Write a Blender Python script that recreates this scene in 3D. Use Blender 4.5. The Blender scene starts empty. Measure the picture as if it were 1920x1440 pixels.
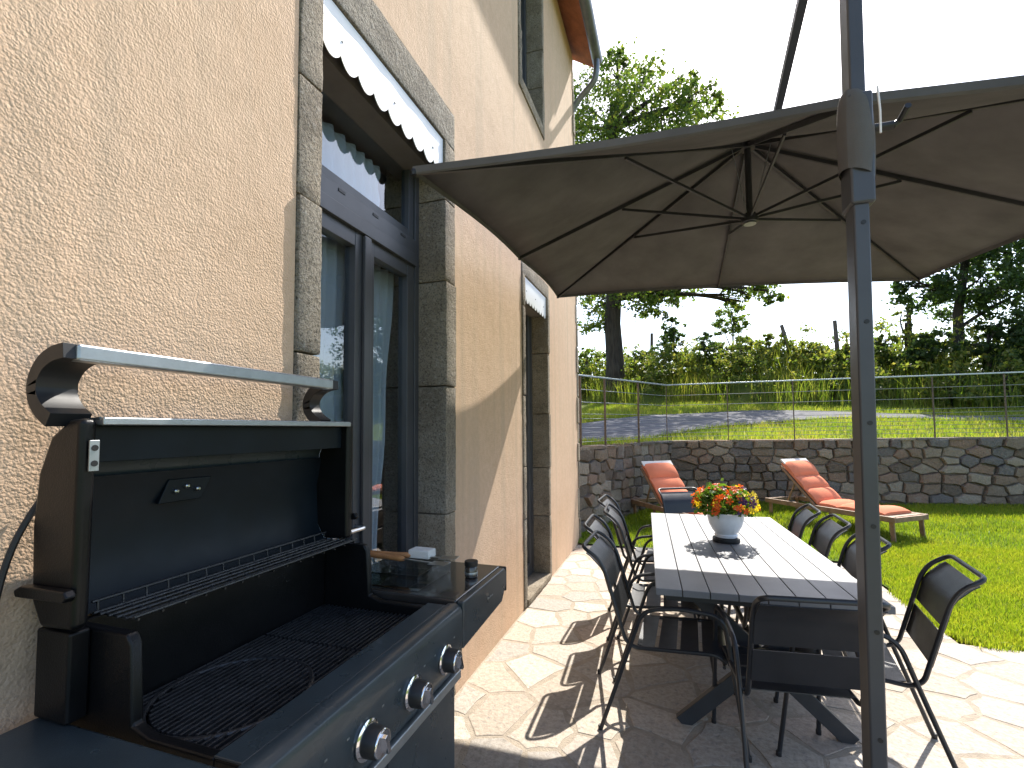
import bpy, bmesh, math, random
import numpy as np
from mathutils import Vector, Matrix, noise as mnoise
R = math.radians
random.seed(7); rng = np.random.default_rng(7)
S = bpy.context.scene
COL = S.collection

# ------------------------------------------------------------------ camera, sky, sun, exposure
FPX = 890.0; CAM_H = 1.55
PITCH = math.atan(FPX / 17000.0); ROLL = 0.0075; YAW = math.atan(300 / FPX)
fw = Vector((-math.sin(YAW)*math.cos(PITCH), math.cos(YAW)*math.cos(PITCH), math.sin(PITCH)))
rt0 = Vector((math.cos(YAW), math.sin(YAW), 0)); up0 = rt0.cross(fw)
cR = math.cos(ROLL)*rt0 - math.sin(ROLL)*up0; cU = math.sin(ROLL)*rt0 + math.cos(ROLL)*up0
CX, CY = 960.0, 805 - FPX*math.tan(PITCH)
cam_d = bpy.data.cameras.new('camera'); cam = bpy.data.objects.new('camera', cam_d); COL.objects.link(cam)
cam.matrix_world = Matrix(((cR.x, cU.x, -fw.x, 0), (cR.y, cU.y, -fw.y, 0), (cR.z, cU.z, -fw.z, CAM_H), (0, 0, 0, 1)))
cam_d.sensor_fit = 'HORIZONTAL'; cam_d.sensor_width = 36; cam_d.lens = 36*FPX/1920
cam_d.shift_y = (CY - 720)/1920
cam_d.clip_start = .05; cam_d.clip_end = 2000
S.camera = cam
S.render.resolution_x = 1024; S.render.resolution_y = 768

SUN_AZ = R(12); SUN_EL = math.atan(1.15*math.cos(R(12)))
w = bpy.data.worlds.new('World'); S.world = w; w.use_nodes = True
nt = w.node_tree; bg = nt.nodes['Background']
sky = nt.nodes.new('ShaderNodeTexSky'); sky.sky_type = 'NISHITA'; sky.sun_disc = False
sky.sun_elevation = SUN_EL; sky.sun_rotation = SUN_AZ; sky.air_density = 1.0; sky.dust_density = 1.6; sky.ozone_density = 1.0
nt.links.new(sky.outputs[0], bg.inputs[0]); bg.inputs[1].default_value = .15
sd = bpy.data.lights.new('sun', 'SUN'); sun = bpy.data.objects.new('sun', sd); COL.objects.link(sun)
sd.energy = 4.2; sd.angle = R(.5); sd.color = (1, .95, .87)
sdir = Vector((math.sin(SUN_AZ)*math.cos(SUN_EL), math.cos(SUN_AZ)*math.cos(SUN_EL), math.sin(SUN_EL)))
sun.rotation_euler = sdir.to_track_quat('Z', 'Y').to_euler(); sun.location = (8, 20, 25)
S.view_settings.view_transform = 'Standard'; S.view_settings.look = 'None'
S.view_settings.exposure = 1.25; S.view_settings.gamma = 1

def px(x, y):
    return fw + cR*((x-CX)/FPX) - cU*((y-CY)/FPX)
CAMP = Vector((0, 0, CAM_H))
def at_x(x, y, X):
    v = px(x, y); return CAMP + v*(X/v.x)
def at_y(x, y, Y):
    v = px(x, y); return CAMP + v*(Y/v.y)

# ------------------------------------------------------------------ materials
MATS = {}
def new_mat(name):
    m = bpy.data.materials.new(name); m.use_nodes = True; MATS[name] = m
    return m, m.node_tree, m.node_tree.nodes['Principled BSDF']
def N(t, typ, **kw):
    n = t.nodes.new(typ)
    for k, v in kw.items(): setattr(n, k, v)
    return n
def noise(t, scale, detail=4, rough=.6, coord='pos'):
    if coord == 'pos': c = N(t, 'ShaderNodeNewGeometry').outputs['Position']
    else: c = N(t, 'ShaderNodeTexCoord').outputs['Object']
    n = N(t, 'ShaderNodeTexNoise'); n.inputs['Scale'].default_value = scale
    n.inputs['Detail'].default_value = detail; n.inputs['Roughness'].default_value = rough
    t.links.new(c, n.inputs['Vector']); return n
def ramp(t, fac, stops):
    r = N(t, 'ShaderNodeValToRGB'); e = r.color_ramp.elements
    e[0].position, e[0].color = stops[0][0], (*stops[0][1], 1)
    e[1].position, e[1].color = stops[-1][0], (*stops[-1][1], 1)
    for p, c in stops[1:-1]:
        x = e.new(p); x.color = (*c, 1)
    t.links.new(fac, r.inputs[0]); return r.outputs[0]
def mix(t, fac, a, b, mode='MIX'):
    m = N(t, 'ShaderNodeMix', data_type='RGBA', blend_type=mode)
    for s, v in ((0, fac), (6, a), (7, b)):
        if isinstance(v, (int, float)): m.inputs[s].default_value = v
        elif isinstance(v, tuple): m.inputs[s].default_value = (*v, 1)
        else: t.links.new(v, m.inputs[s])
    return m.outputs[2]
def bump(t, b, h, dist, strength=1.0, prev=None):
    n = N(t, 'ShaderNodeBump'); n.inputs['Distance'].default_value = dist; n.inputs['Strength'].default_value = strength
    t.links.new(h, n.inputs['Height'])
    if prev: t.links.new(prev, n.inputs['Normal'])
    t.links.new(n.outputs[0], b.inputs['Normal']); return n.outputs[0]
def pm(name, col, rough=.5, metal=0., var=.12, vs=8., bmp=0., bs=60., spec=.5, rv=.08, coat=0.):
    """painted / plain material: colour with uneven tone, uneven gloss and a little relief"""
    m, t, b = new_mat(name)
    n = noise(t, vs, 5, .65, 'obj')
    lo = tuple(max(0, c*(1-var)) for c in col); hi = tuple(min(1, c*(1+var)) for c in col)
    t.links.new(ramp(t, n.outputs[0], [(.3, lo), (.7, hi)]), b.inputs['Base Color'])
    mr = N(t, 'ShaderNodeMapRange'); mr.inputs[3].default_value = max(.02, rough-rv); mr.inputs[4].default_value = min(1, rough+rv)
    n2 = noise(t, vs*2.3, 3, .6, 'obj'); t.links.new(n2.outputs[0], mr.inputs[0]); t.links.new(mr.outputs[0], b.inputs['Roughness'])
    b.inputs['Metallic'].default_value = metal; b.inputs['Specular IOR Level'].default_value = spec
    b.inputs['Coat Weight'].default_value = coat
    if bmp: bump(t, b, noise(t, bs, 3, .6, 'obj').outputs[0], bmp)
    return m

def stucco():
    m, t, b = new_mat('stucco')
    big = noise(t, .9, 5, .6); fine = noise(t, 26, 4, .7)
    c = ramp(t, big.outputs[0], [(.3, (.60, .415, .275)), (.5, (.65, .46, .315)), (.72, (.69, .505, .355))])
    c = mix(t, .35, c, ramp(t, fine.outputs[0], [(.3, (.50, .34, .22)), (.65, (.70, .505, .355))]))
    # faint rain streaks: noise stretched vertically
    g = N(t, 'ShaderNodeNewGeometry'); mp = N(t, 'ShaderNodeMapping'); mp.inputs['Scale'].default_value = (4, 5, .25)
    t.links.new(g.outputs['Position'], mp.inputs[0]); st = N(t, 'ShaderNodeTexNoise'); st.inputs['Scale'].default_value = 1.6
    t.links.new(mp.outputs[0], st.inputs[0])
    c = mix(t, ramp(t, st.outputs[0], [(.50, (0, 0, 0)), (.75, (.5, .5, .5))]), c, (.46, .35, .25))
    t.links.new(c, b.inputs['Base Color']); b.inputs['Roughness'].default_value = .92; b.inputs['Specular IOR Level'].default_value = .15
    v = N(t, 'ShaderNodeTexVoronoi'); v.inputs['Scale'].default_value = 150; t.links.new(g.outputs['Position'], v.inputs['Vector'])
    n1 = noise(t, 105, 3, .65)
    h = N(t, 'ShaderNodeMath', operation='SUBTRACT'); t.links.new(n1.outputs[0], h.inputs[0])
    h2 = N(t, 'ShaderNodeMath', operation='MULTIPLY'); h2.inputs[1].default_value = .45; t.links.new(v.outputs['Distance'], h2.inputs[0])
    t.links.new(h2.outputs[0], h.inputs[1])
    pv = bump(t, b, noise(t, 5, 3, .5).outputs[0], .012, .5); bump(t, b, h.outputs[0], .0032, 1.0, pv)
stucco()
def granite(name, tone=1.):
    m, t, b = new_mat(name)
    a = noise(t, 3.5, 5, .65); s = noise(t, 120, 4, .75); s2 = noise(t, 45, 4, .7)
    c = ramp(t, a.outputs[0], [(.3, tuple(x*tone for x in (.27, .225, .17))), (.5, tuple(x*tone for x in (.39, .335, .26))), (.7, tuple(x*tone for x in (.50, .44, .355)))])
    c = mix(t, ramp(t, s.outputs[0], [(.38, (.8, .8, .8)), (.5, (0, 0, 0))]), c, (.07, .06, .05))
    c = mix(t, ramp(t, s2.outputs[0], [(.56, (0, 0, 0)), (.7, (.6, .6, .6))]), c, (.54, .50, .44))
    oi = N(t, 'ShaderNodeObjectInfo')
    c = mix(t, 1.0, c, ramp(t, oi.outputs['Random'], [(0, (.72, .70, .68)), (.35, (1, .97, .93)), (.7, (.86, .88, .90)), (1, (1.15, 1.08, 1.0))]), 'MULTIPLY')
    c = mix(t, ramp(t, noise(t, 9, 5, .7).outputs[0], [(.55, (0, 0, 0)), (.70, (.55, .55, .55))]), c, (.12, .10, .075))
    t.links.new(c, b.inputs['Base Color']); b.inputs['Roughness'].default_value = .9; b.inputs['Specular IOR Level'].default_value = .2
    p = bump(t, b, s2.outputs[0], .032, 1.0); bump(t, b, s.outputs[0], .008, .8, p)
granite('granite')
def by_random(name, cols, rough=.85, bs=(9, 60), bd=(.012, .004), spots=None, spec=.3, tint=.3):
    """stones: each object its own tone from Object Info random, veins and pits on top"""
    m, t, b = new_mat(name)
    oi = N(t, 'ShaderNodeObjectInfo'); n = len(cols)
    rp = N(t, 'ShaderNodeValToRGB'); rp.color_ramp.interpolation = 'CONSTANT'; e = rp.color_ramp.elements
    e[0].color = (*cols[0], 1); e[1].position = 1/n; e[1].color = (*cols[1], 1)
    for i in range(2, n):
        x = e.new(i/n); x.color = (*cols[i], 1)
    t.links.new(oi.outputs['Random'], rp.inputs[0])
    a = noise(t, bs[0], 5, .65); f = noise(t, bs[1], 4, .7)
    c = mix(t, tint, rp.outputs[0], ramp(t, a.outputs[0], [(.3, cols[0]), (.68, cols[-1])]))
    c = mix(t, .55, c, ramp(t, f.outputs[0], [(.28, (.35, .33, .3)), (.6, (1, 1, 1))]), 'MULTIPLY')
    if spots: c = mix(t, ramp(t, noise(t, spots[0], 4, .6).outputs[0], [(.57, (0, 0, 0)), (.68, (spots[2],)*3)]), c, spots[1])
    t.links.new(c, b.inputs['Base Color']); b.inputs['Roughness'].default_value = rough; b.inputs['Specular IOR Level'].default_value = spec
    p = bump(t, b, a.outputs[0], bd[0]); bump(t, b, f.outputs[0], bd[1], 1, p)
by_random('flagstone', [(.40, .34, .27), (.50, .43, .35), (.43, .385, .33), (.35, .325, .29), (.55, .49, .41), (.47, .375, .30)], .72, (4, 38), (.012, .005), (26, (.2, .19, .18), .6))
by_random('rubble', [(.15, .125, .10), (.27, .22, .165), (.36, .30, .23), (.20, .18, .16), (.29, .215, .155), (.43, .37, .29), (.17, .175, .18), (.33, .225, .165)], .92, (16, 70), (.035, .009), (7, (.36, .33, .28), .35), .2, .35)
pm('mortar', (.34, .285, .22), .95, var=.2, vs=14, bmp=.006, bs=120)
pm('wall_mortar', (.19, .165, .135), .97, var=.3, vs=10, bmp=.01, bs=80)
pm('anthracite', (.030, .031, .034), .42, var=.25, vs=5, rv=.12, bmp=.0006, bs=400)
pm('chair_paint', (.020, .021, .025), .40, var=.2, vs=6, rv=.1, bmp=.0005, bs=500, spec=.55)
pm('table_paint', (.15, .153, .165), .50, var=.12, vs=3, rv=.06, bmp=.0005, bs=350, spec=.9)
pm('table_leg_paint', (.035, .036, .04), .45, var=.2, vs=5, bmp=.0005, bs=350)
pm('frame_grey', (.055, .058, .066), .38, var=.12, vs=4, rv=.08)
pm('grill_black', (.0055, .0056, .0062), .34, var=.3, vs=8, rv=.1, bmp=.0005, bs=300, spec=.25)
pm('grill_iron', (.022, .022, .023), .30, var=.5, vs=30, rv=.12, bmp=.001, bs=250)
pm('grill_enamel', (.030, .042, .049), .30, var=.22, vs=6, rv=.11, bmp=.0004, bs=500, coat=.2)
pm('grill_inner', (.005, .009, .013), .40, var=.35, vs=6, rv=.12, spec=.22)
pm('shelf_enamel', (.035, .031, .028), .18, var=.2, vs=5, rv=.05, coat=.4)
pm('steel', (.55, .56, .57), .30, 1.0, var=.1, vs=20, rv=.08)
pm('brushed', (.40, .43, .45), .42, .9, var=.1, vs=25, rv=.1)
pm('chrome', (.80, .81, .83), .08, 1.0, var=.05, vs=10, rv=.04)
pm('zinc', (.20, .215, .235), .45, .7, var=.2, vs=6, rv=.1)
pm('white_paint', (.80, .80, .80), .45, var=.04, vs=6)
pm('dark_plastic', (.014, .014, .015), .5, var=.3, vs=12)
pm('rust_steel', (.13, .095, .07), .6, .3, var=.4, vs=25, bmp=.001, bs=150)
pm('teak', (.27, .165, .095), .6, var=.35, vs=9, bmp=.002, bs=90)
pm('handle_wood', (.45, .20, .075), .45, var=.25, vs=25)
pm('soil', (.04, .028, .02), .95, var=.4, vs=60, bmp=.01, bs=90)
pm('pot_glaze', (.70, .72, .74), .22, var=.08, vs=12, rv=.08, coat=.3)
pm('asphalt', (.095, .095, .105), .9, var=.25, vs=3, bmp=.006, bs=60)
pm('terracotta', (.36, .125, .06), .85, var=.3, vs=7, bmp=.004, bs=60)
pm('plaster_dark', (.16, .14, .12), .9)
pm('old_wood', (.12, .10, .085), .9, var=.4, vs=14, bmp=.006, bs=50)
pm('cork', (.14, .12, .1), .8)
def fabric(name, col, trans=.3, weave=900, var=.08):
    m, t, b = new_mat(name)
    n = noise(t, 3, 5, .6)
    lo = tuple(c*(1-var) for c in col); hi = tuple(c*(1+var) for c in col)
    c = ramp(t, n.outputs[0], [(.3, lo), (.7, hi)])
    t.links.new(c, b.inputs['Base Color']); b.inputs['Roughness'].default_value = .9; b.inputs['Specular IOR Level'].default_value = .1
    bump(t, b, noise(t, weave, 2, .5).outputs[0], .0012)
    if trans:
        o = t.nodes['Material Output']; tr = N(t, 'ShaderNodeBsdfTranslucent'); t.links.new(c, tr.inputs[0])
        ms = N(t, 'ShaderNodeMixShader'); ms.inputs[0].default_value = trans
        t.links.new(b.outputs[0], ms.inputs[1]); t.links.new(tr.outputs[0], ms.inputs[2]); t.links.new(ms.outputs[0], o.inputs[0])
    return m
fabric('canopy_cloth', (.128, .124, .122), .10, 500, .2)
fabric('cushion_cloth', (.70, .23, .13), .0, 500, .1)
fabric('cushion_white', (.72, .70, .66), .0, 500)
fabric('curtain_cloth', (.80, .82, .86), .25, 600, .04)
def leafmat(name, cols, trans=.45, rough=.5, patch=0):
    m, t, b = new_mat(name)
    g = N(t, 'ShaderNodeNewGeometry')
    c = ramp(t, g.outputs['Random Per Island'], [(i/(len(cols)-1), k) for i, k in enumerate(cols)])
    if patch:      # uneven sward: paler, drier and darker, lusher patches
        c = mix(t, 1.0, c, ramp(t, noise(t, patch, 5, .65).outputs[0], [(.30, (.62, .74, .8)), (.5, (1, 1, 1)), (.68, (1.22, 1.05, 1.15))]), 'MULTIPLY')
        c = mix(t, ramp(t, noise(t, patch*4.3, 4, .6).outputs[0], [(.60, (0, 0, 0)), (.74, (.45, .45, .45))]), c, (.27, .23, .09))
    t.links.new(c, b.inputs['Base Color']); b.inputs['Roughness'].default_value = rough; b.inputs['Specular IOR Level'].default_value = .35
    o = t.nodes['Material Output']; tr = N(t, 'ShaderNodeBsdfTranslucent')
    t.links.new(mix(t, 1.0, c, (1.7, 1.75, .75), 'MULTIPLY'), tr.inputs[0])
    ms = N(t, 'ShaderNodeMixShader'); ms.inputs[0].default_value = trans
    t.links.new(b.outputs[0], ms.inputs[1]); t.links.new(tr.outputs[0], ms.inputs[2]); t.links.new(ms.outputs[0], o.inputs[0])
leafmat('leaf_tree', [(.05, .085, .022), (.075, .12, .03), (.10, .145, .035), (.15, .155, .04)], .58)
leafmat('leaf_dark', [(.025, .05, .018), (.045, .08, .026), (.07, .11, .034)], .52)
leafmat('leaf_bank', [(.06, .10, .025), (.11, .155, .035), (.18, .20, .05), (.24, .22, .075)], .52)
leafmat('leaf_pot', [(.06, .13, .02), (.11, .19, .03), (.17, .24, .04)], .4)
leafmat('grass_blade', [(.14, .205, .016), (.19, .26, .020), (.24, .29, .026), (.29, .295, .05)], .5, patch=1.1)
leafmat('grass_wild', [(.14, .21, .022), (.20, .265, .03), (.25, .28, .05), (.32, .29, .10)], .5, patch=.7)
leafmat('petal_red', [(.55, .04, .015), (.70, .10, .02), (.75, .20, .04)], .3)
leafmat('petal_yellow', [(.75, .52, .02), (.85, .62, .04)], .3)
leafmat('petal_purple', [(.03, .012, .06), (.07, .02, .12)], .2)
def ground_mat(name, cols, sc=1.2):
    m, t, b = new_mat(name)
    a = noise(t, sc, 6, .65); f = noise(t, 22, 4, .7)
    c = mix(t, .4, ramp(t, a.outputs[0], [(.3, cols[0]), (.5, cols[1]), (.7, cols[2])]), ramp(t, f.outputs[0], [(.3, cols[0]), (.7, cols[2])]))
    t.links.new(c, b.inputs['Base Color']); b.inputs['Roughness'].default_value = .95; b.inputs['Specular IOR Level'].default_value = .1
    bump(t, b, f.outputs[0], .03)
ground_mat('lawn_soil', [(.07, .115, .018), (.10, .155, .022), (.13, .185, .028)])
ground_mat('meadow', [(.08, .115, .022), (.12, .16, .03), (.18, .185, .055)], .5)
def bark():
    m, t, b = new_mat('bark')
    g = N(t, 'ShaderNodeNewGeometry'); mp = N(t, 'ShaderNodeMapping'); mp.inputs['Scale'].default_value = (7, 7, 1.2)
    t.links.new(g.outputs['Position'], mp.inputs[0]); n = N(t, 'ShaderNodeTexNoise'); n.inputs['Scale'].default_value = 2; n.inputs['Detail'].default_value = 6
    t.links.new(mp.outputs[0], n.inputs[0])
    t.links.new(ramp(t, n.outputs[0], [(.3, (.018, .014, .011)), (.7, (.06, .05, .04))]), b.inputs['Base Color'])
    b.inputs['Roughness'].default_value = .95; bump(t, b, n.outputs[0], .06)
bark()
def glass(name, tint=(.9, .95, 1), refl=1.0):
    m, t, b = new_mat(name); o = t.nodes['Material Output']; t.nodes.remove(b)
    tr = N(t, 'ShaderNodeBsdfTransparent'); tr.inputs[0].default_value = (*tint, 1)
    gl = N(t, 'ShaderNodeBsdfGlossy'); gl.inputs['Roughness'].default_value = .015
    fr = N(t, 'ShaderNodeFresnel'); fr.inputs[0].default_value = 1.52
    # float glass is never dead flat: slow ripple
    bn = N(t, 'ShaderNodeBump'); bn.inputs['Distance'].default_value = .01; bn.inputs['Strength'].default_value = .25
    t.links.new(noise(t, 2.2, 2, .5).outputs[0], bn.inputs['Height']); t.links.new(bn.outputs[0], gl.inputs['Normal'])
    mu = N(t, 'ShaderNodeMath', operation='MULTIPLY_ADD'); mu.inputs[1].default_value = 1.7*refl; mu.inputs[2].default_value = .02*refl; mu.use_clamp = True
    t.links.new(fr.outputs[0], mu.inputs[0])
    bf = N(t, 'ShaderNodeMath', operation='SUBTRACT'); bf.inputs[0].default_value = 1; t.links.new(N(t, 'ShaderNodeNewGeometry').outputs['Backfacing'], bf.inputs[1])
    fm = N(t, 'ShaderNodeMath', operation='MULTIPLY'); t.links.new(mu.outputs[0], fm.inputs[0]); t.links.new(bf.outputs[0], fm.inputs[1])
    ms = N(t, 'ShaderNodeMixShader'); t.links.new(fm.outputs[0], ms.inputs[0]); t.links.new(tr.outputs[0], ms.inputs[1]); t.links.new(gl.outputs[0], ms.inputs[2])
    t.links.new(ms.outputs[0], o.inputs[0])
glass('window_glass', (.80, .86, .90), 1.5)
glass('clear_plastic', (.86, .89, .90), 1.0)

# ------------------------------------------------------------------ mesh helpers
def link(o, parent=None):
    COL.objects.link(o)
    if parent is not None: o.parent = parent
    return o
def raw(name, verts, faces, mat, parent=None, smooth=False):
    me = bpy.data.meshes.new(name); me.from_pydata([tuple(v) for v in verts], [], faces); me.update()
    if mat: me.materials.append(MATS[mat])
    if smooth: me.polygons.foreach_set('use_smooth', [True]*len(me.polygons))
    return link(bpy.data.objects.new(name, me), parent)
class MB:
    def __init__(s): s.v = []; s.f = []
    def add(s, vs, fs):
        o = len(s.v); s.v += [tuple(v) for v in vs]; s.f += [tuple(i+o for i in f) for f in fs]; return s
    def box(s, x0, x1, y0, y1, z0, z1, M=None):
        vs = [Vector((x, y, z)) for z in (z0, z1) for x, y in ((x0, y0), (x1, y0), (x1, y1), (x0, y1))]
        if M: vs = [M @ v for v in vs]
        return s.add(vs, [(3, 2, 1, 0), (4, 5, 6, 7), (0, 1, 5, 4), (1, 2, 6, 5), (2, 3, 7, 6), (3, 0, 4, 7)])
    def tube(s, pts, r, n=8, closed=False, cap=True):
        pts = [Vector(p) for p in pts]; m = len(pts); rs = r if isinstance(r, (list, tuple)) else [r]*m
        nrm = None; rings = []
        for i, p in enumerate(pts):
            a = pts[(i-1) % m] if (closed or i > 0) else p; b = pts[(i+1) % m] if (closed or i < m-1) else p
            t = (b-a).normalized()
            if nrm is None:
                nrm = t.orthogonal().normalized()
            else:
                nrm = (nrm - t*nrm.dot(t)); nrm = nrm.normalized() if nrm.length > 1e-6 else t.orthogonal().normalized()
            bn = t.cross(nrm)
            rings.append([p + (nrm*math.cos(2*math.pi*k/n) + bn*math.sin(2*math.pi*k/n))*rs[i] for k in range(n)])
        vs = [v for g in rings for v in g]; fs = []
        for i in range(m if closed else m-1):
            j = (i+1) % m
            for k in range(n): fs.append((i*n+k, i*n+(k+1) % n, j*n+(k+1) % n, j*n+k))
        if cap and not closed: fs += [tuple(range(n-1, -1, -1)), tuple((m-1)*n+k for k in range(n))]
        return s.add(vs, fs)
    def bar(s, a, b, wx, wz, up=(0, 0, 1)):
        """rectangular bar from a to b, width wx (sideways) and wz (along up)"""
        a, b = Vector(a), Vector(b); t = (b-a).normalized(); sd_ = t.cross(Vector(up)).normalized(); u = sd_.cross(t)
        vs = [p + sd_*(i*wx/2) + u*(j*wz/2) for p in (a, b) for i, j in ((-1, -1), (1, -1), (1, 1), (-1, 1))]
        return s.add(vs, [(0, 1, 2, 3), (7, 6, 5, 4), (4, 5, 1, 0), (5, 6, 2, 1), (6, 7, 3, 2), (7, 4, 0, 3)])
    def lathe(s, prof, n=32, c=(0, 0, 0)):
        vs = []; fs = []
        for r, z in prof:
            for k in range(n): vs.append((c[0]+r*math.cos(2*math.pi*k/n), c[1]+r*math.sin(2*math.pi*k/n), c[2]+z))
        for i in range(len(prof)-1):
            for k in range(n): fs.append((i*n+k, i*n+(k+1) % n, (i+1)*n+(k+1) % n, (i+1)*n+k))
        fs.append(tuple(range(n-1, -1, -1))); fs.append(tuple((len(prof)-1)*n+k for k in range(n)))
        return s.add(vs, fs)
    def prism(s, poly, axis, a, b):
        """2D polygon extruded along axis ('x','y','z') from a to b"""
        def P(u, v, h): return {'x': (h, u, v), 'y': (u, h, v), 'z': (u, v, h)}[axis]
        n = len(poly); vs = [P(u, v, a) for u, v in poly] + [P(u, v, b) for u, v in poly]
        return s.add(vs, [tuple(range(n-1, -1, -1)), tuple(range(n, 2*n))] + [(i, (i+1) % n, n+(i+1) % n, n+i) for i in range(n)])
    def sheet(s, prof, y0, y1, th):
        """profile polyline in xz, given thickness, extruded along y"""
        k = len(prof); nr = []
        for i in range(k):
            a = Vector(prof[max(0, i-1)]); b = Vector(prof[min(k-1, i+1)]); d = (b-a).normalized(); nr.append(Vector((-d.y, d.x)))
        up = [(p[0]+n.x*th/2, p[1]+n.y*th/2) for p, n in zip(prof, nr)]; dn = [(p[0]-n.x*th/2, p[1]-n.y*th/2) for p, n in zip(prof, nr)]
        vs = []; fs = []
        for y in (y0, y1):
            vs += [(x, y, z) for x, z in up] + [(x, y, z) for x, z in dn]
        for i in range(k-1):
            fs += [(i, i+1, 2*k+i+1, 2*k+i), (k+i+1, k+i, 3*k+i, 3*k+i+1), (i+1, i, k+i, k+i+1), (2*k+i, 2*k+i+1, 3*k+i+1, 3*k+i)]
        fs += [(0, 2*k, 3*k, k), (k-1, 2*k-1, 4*k-1, 3*k-1)]
        return s.add(vs, fs)
    def build(s, name, mat, parent=None, smooth=False, bevel=0, seg=2):
        o = raw(name, s.v, s.f, mat, parent)
        bm = bmesh.new(); bm.from_mesh(o.data); bmesh.ops.recalc_face_normals(bm, faces=bm.faces); bm.to_mesh(o.data); bm.free()
        if smooth:
            o.data.polygons.foreach_set('use_smooth', [True]*len(o.data.polygons))
            o.data.set_sharp_from_angle(angle=R(40))
        if bevel:
            md = o.modifiers.new('bevel', 'BEVEL'); md.width = bevel; md.segments = seg; md.limit_method = 'ANGLE'; md.angle_limit = R(35)
            o.data.polygons.foreach_set('use_smooth', [True]*len(o.data.polygons)); md.harden_normals = True
        return o
def fillet(pts, r, k=5):
    pts = [Vector(p) for p in pts]; out = [pts[0]]
    for i in range(1, len(pts)-1):
        a, p, b = pts[i-1], pts[i], pts[i+1]; d1 = (a-p); d2 = (b-p); q = min(r, d1.length*.48, d2.length*.48)
        s_, e_ = p+d1.normalized()*q, p+d2.normalized()*q
        for j in range(k+1):
            t = j/k; out.append(s_*(1-t)**2 + p*2*t*(1-t) + e_*t*t)
    out.append(pts[-1]); return out
def thing(name, label, cat, loc=(0, 0, 0), rz=0., group=None):
    o = bpy.data.objects.new(name, None); o.empty_display_size = .1; link(o); o.location = loc; o.rotation_euler = (0, 0, rz)
    o['label'] = label; o['category'] = cat
    if group: o['group'] = group
    return o
def tag(o, label, cat, group=None):
    o['label'] = label; o['category'] = cat
    if group: o['group'] = group
    return o
def struct(o): o['kind'] = 'structure'; return o
def stuff(o, label=None, cat=None):
    o['kind'] = 'stuff'
    if label: o['label'] = label
    if cat: o['category'] = cat
    return o
def dup(root, loc, rz, label, group=None, skip=()):
    r = root.copy(); link(r); r.location = loc; r.rotation_euler = (0, 0, rz); r['label'] = label
    if group: r['group'] = group
    for ch in list(root.children):
        c = ch.copy(); link(c); c.parent = r
        for g in ch.children:
            d = g.copy(); link(d); d.parent = c
    return r
# 2D Voronoi cells by half-plane clipping
def clip(poly, n, d):
    """keep points with p.n <= d"""
    out = []
    for i in range(len(poly)):
        a, b = poly[i], poly[(i+1) % len(poly)]
        da = a[0]*n[0]+a[1]*n[1]-d; db = b[0]*n[0]+b[1]*n[1]-d
        if da <= 0: out.append(a)
        if da*db < 0:
            t = da/(da-db); out.append((a[0]+(b[0]-a[0])*t, a[1]+(b[1]-a[1])*t))
    return out
def cells(seeds, bounds, gap, reach=1.4):
    res = []
    for i, (x, y) in enumerate(seeds):
        x0, x1, y0, y1 = bounds(x, y)
        p = [(x0, y0), (x1, y0), (x1, y1), (x0, y1)]
        for j, (u, v) in enumerate(seeds):
            if j == i or abs(u-x) > reach or abs(v-y) > reach: continue
            dx, dy = u-x, v-y; L = math.hypot(dx, dy)
            if L < 1e-6: continue
            n = (dx/L, dy/L); d = n[0]*(x+u)/2+n[1]*(y+v)/2 - gap/2
            p = clip(p, n, d)
            if len(p) < 3: break
        if len(p) < 3: continue
        # drop tiny edges
        q = [p[k] for k in range(len(p)) if math.hypot(p[k][0]-p[k-1][0], p[k][1]-p[k-1][1]) > .012]
        if len(q) >= 3: res.append(((x, y), q))
    return res
def inset(poly, c, f): return [(c[0]+(p[0]-c[0])*f, c[1]+(p[1]-c[1])*f) for p in poly]
def cen(poly): return (sum(p[0] for p in poly)/len(poly), sum(p[1] for p in poly)/len(poly))
def roughen(poly, amp):
    """split long edges and jog them a little, so stones are not ruler-cut"""
    out = []
    for i in range(len(poly)):
        a, b = poly[i], poly[(i+1) % len(poly)]; L = math.hypot(b[0]-a[0], b[1]-a[1]); out.append(a)
        k = 2 if L > .22 else (1 if L > .1 else 0)
        nx, ny = ((b[1]-a[1])/L, -(b[0]-a[0])/L) if L > 0 else (0, 0)
        for j in range(k):
            t = (j+1)/(k+1)+random.uniform(-.08, .08); o = -random.uniform(0, amp)
            out.append((a[0]+(b[0]-a[0])*t+nx*o, a[1]+(b[1]-a[1])*t+ny*o))
    return out

# ================================================================== SETTING
XW = -1.242                      # garden face of the house wall
def wall_y(x):
    if x < -1.3: return 6.87
    if x < -.06: return 6.87 + (x+1.3)*(9.577-6.87)/1.24
    return 9.577 + (x+.06)*.094
def hedge_y(x):
    xs = [-60, -6, 0, 4, 8, 14, 60]; ys = [22, 20, 18.2, 16.4, 14.7, 12.9, 8]
    return float(np.interp(x, xs, ys)) + .35*math.sin(x*1.3)
def sm(t): t = max(0, min(1, t)); return t*t*(3-2*t)
def lawn_z(x, y): return -.015 + .20*sm((y-5)/5.0) + .05*sm((x-2)/4)*sm((y-5)/5)
def up_z(x, y):
    hy = hedge_y(x)
    z = 1.27 + .14*max(0, min(y, hy)-10) + .02*math.sin(x*1.1+y*.7) + .03*math.sin(x*.45-y*.3)
    return z + 1.25*sm((y-hy)/2.4) + .03*max(0, y-hy-2.4)*(1 if y < 80 else 80/y)
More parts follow.
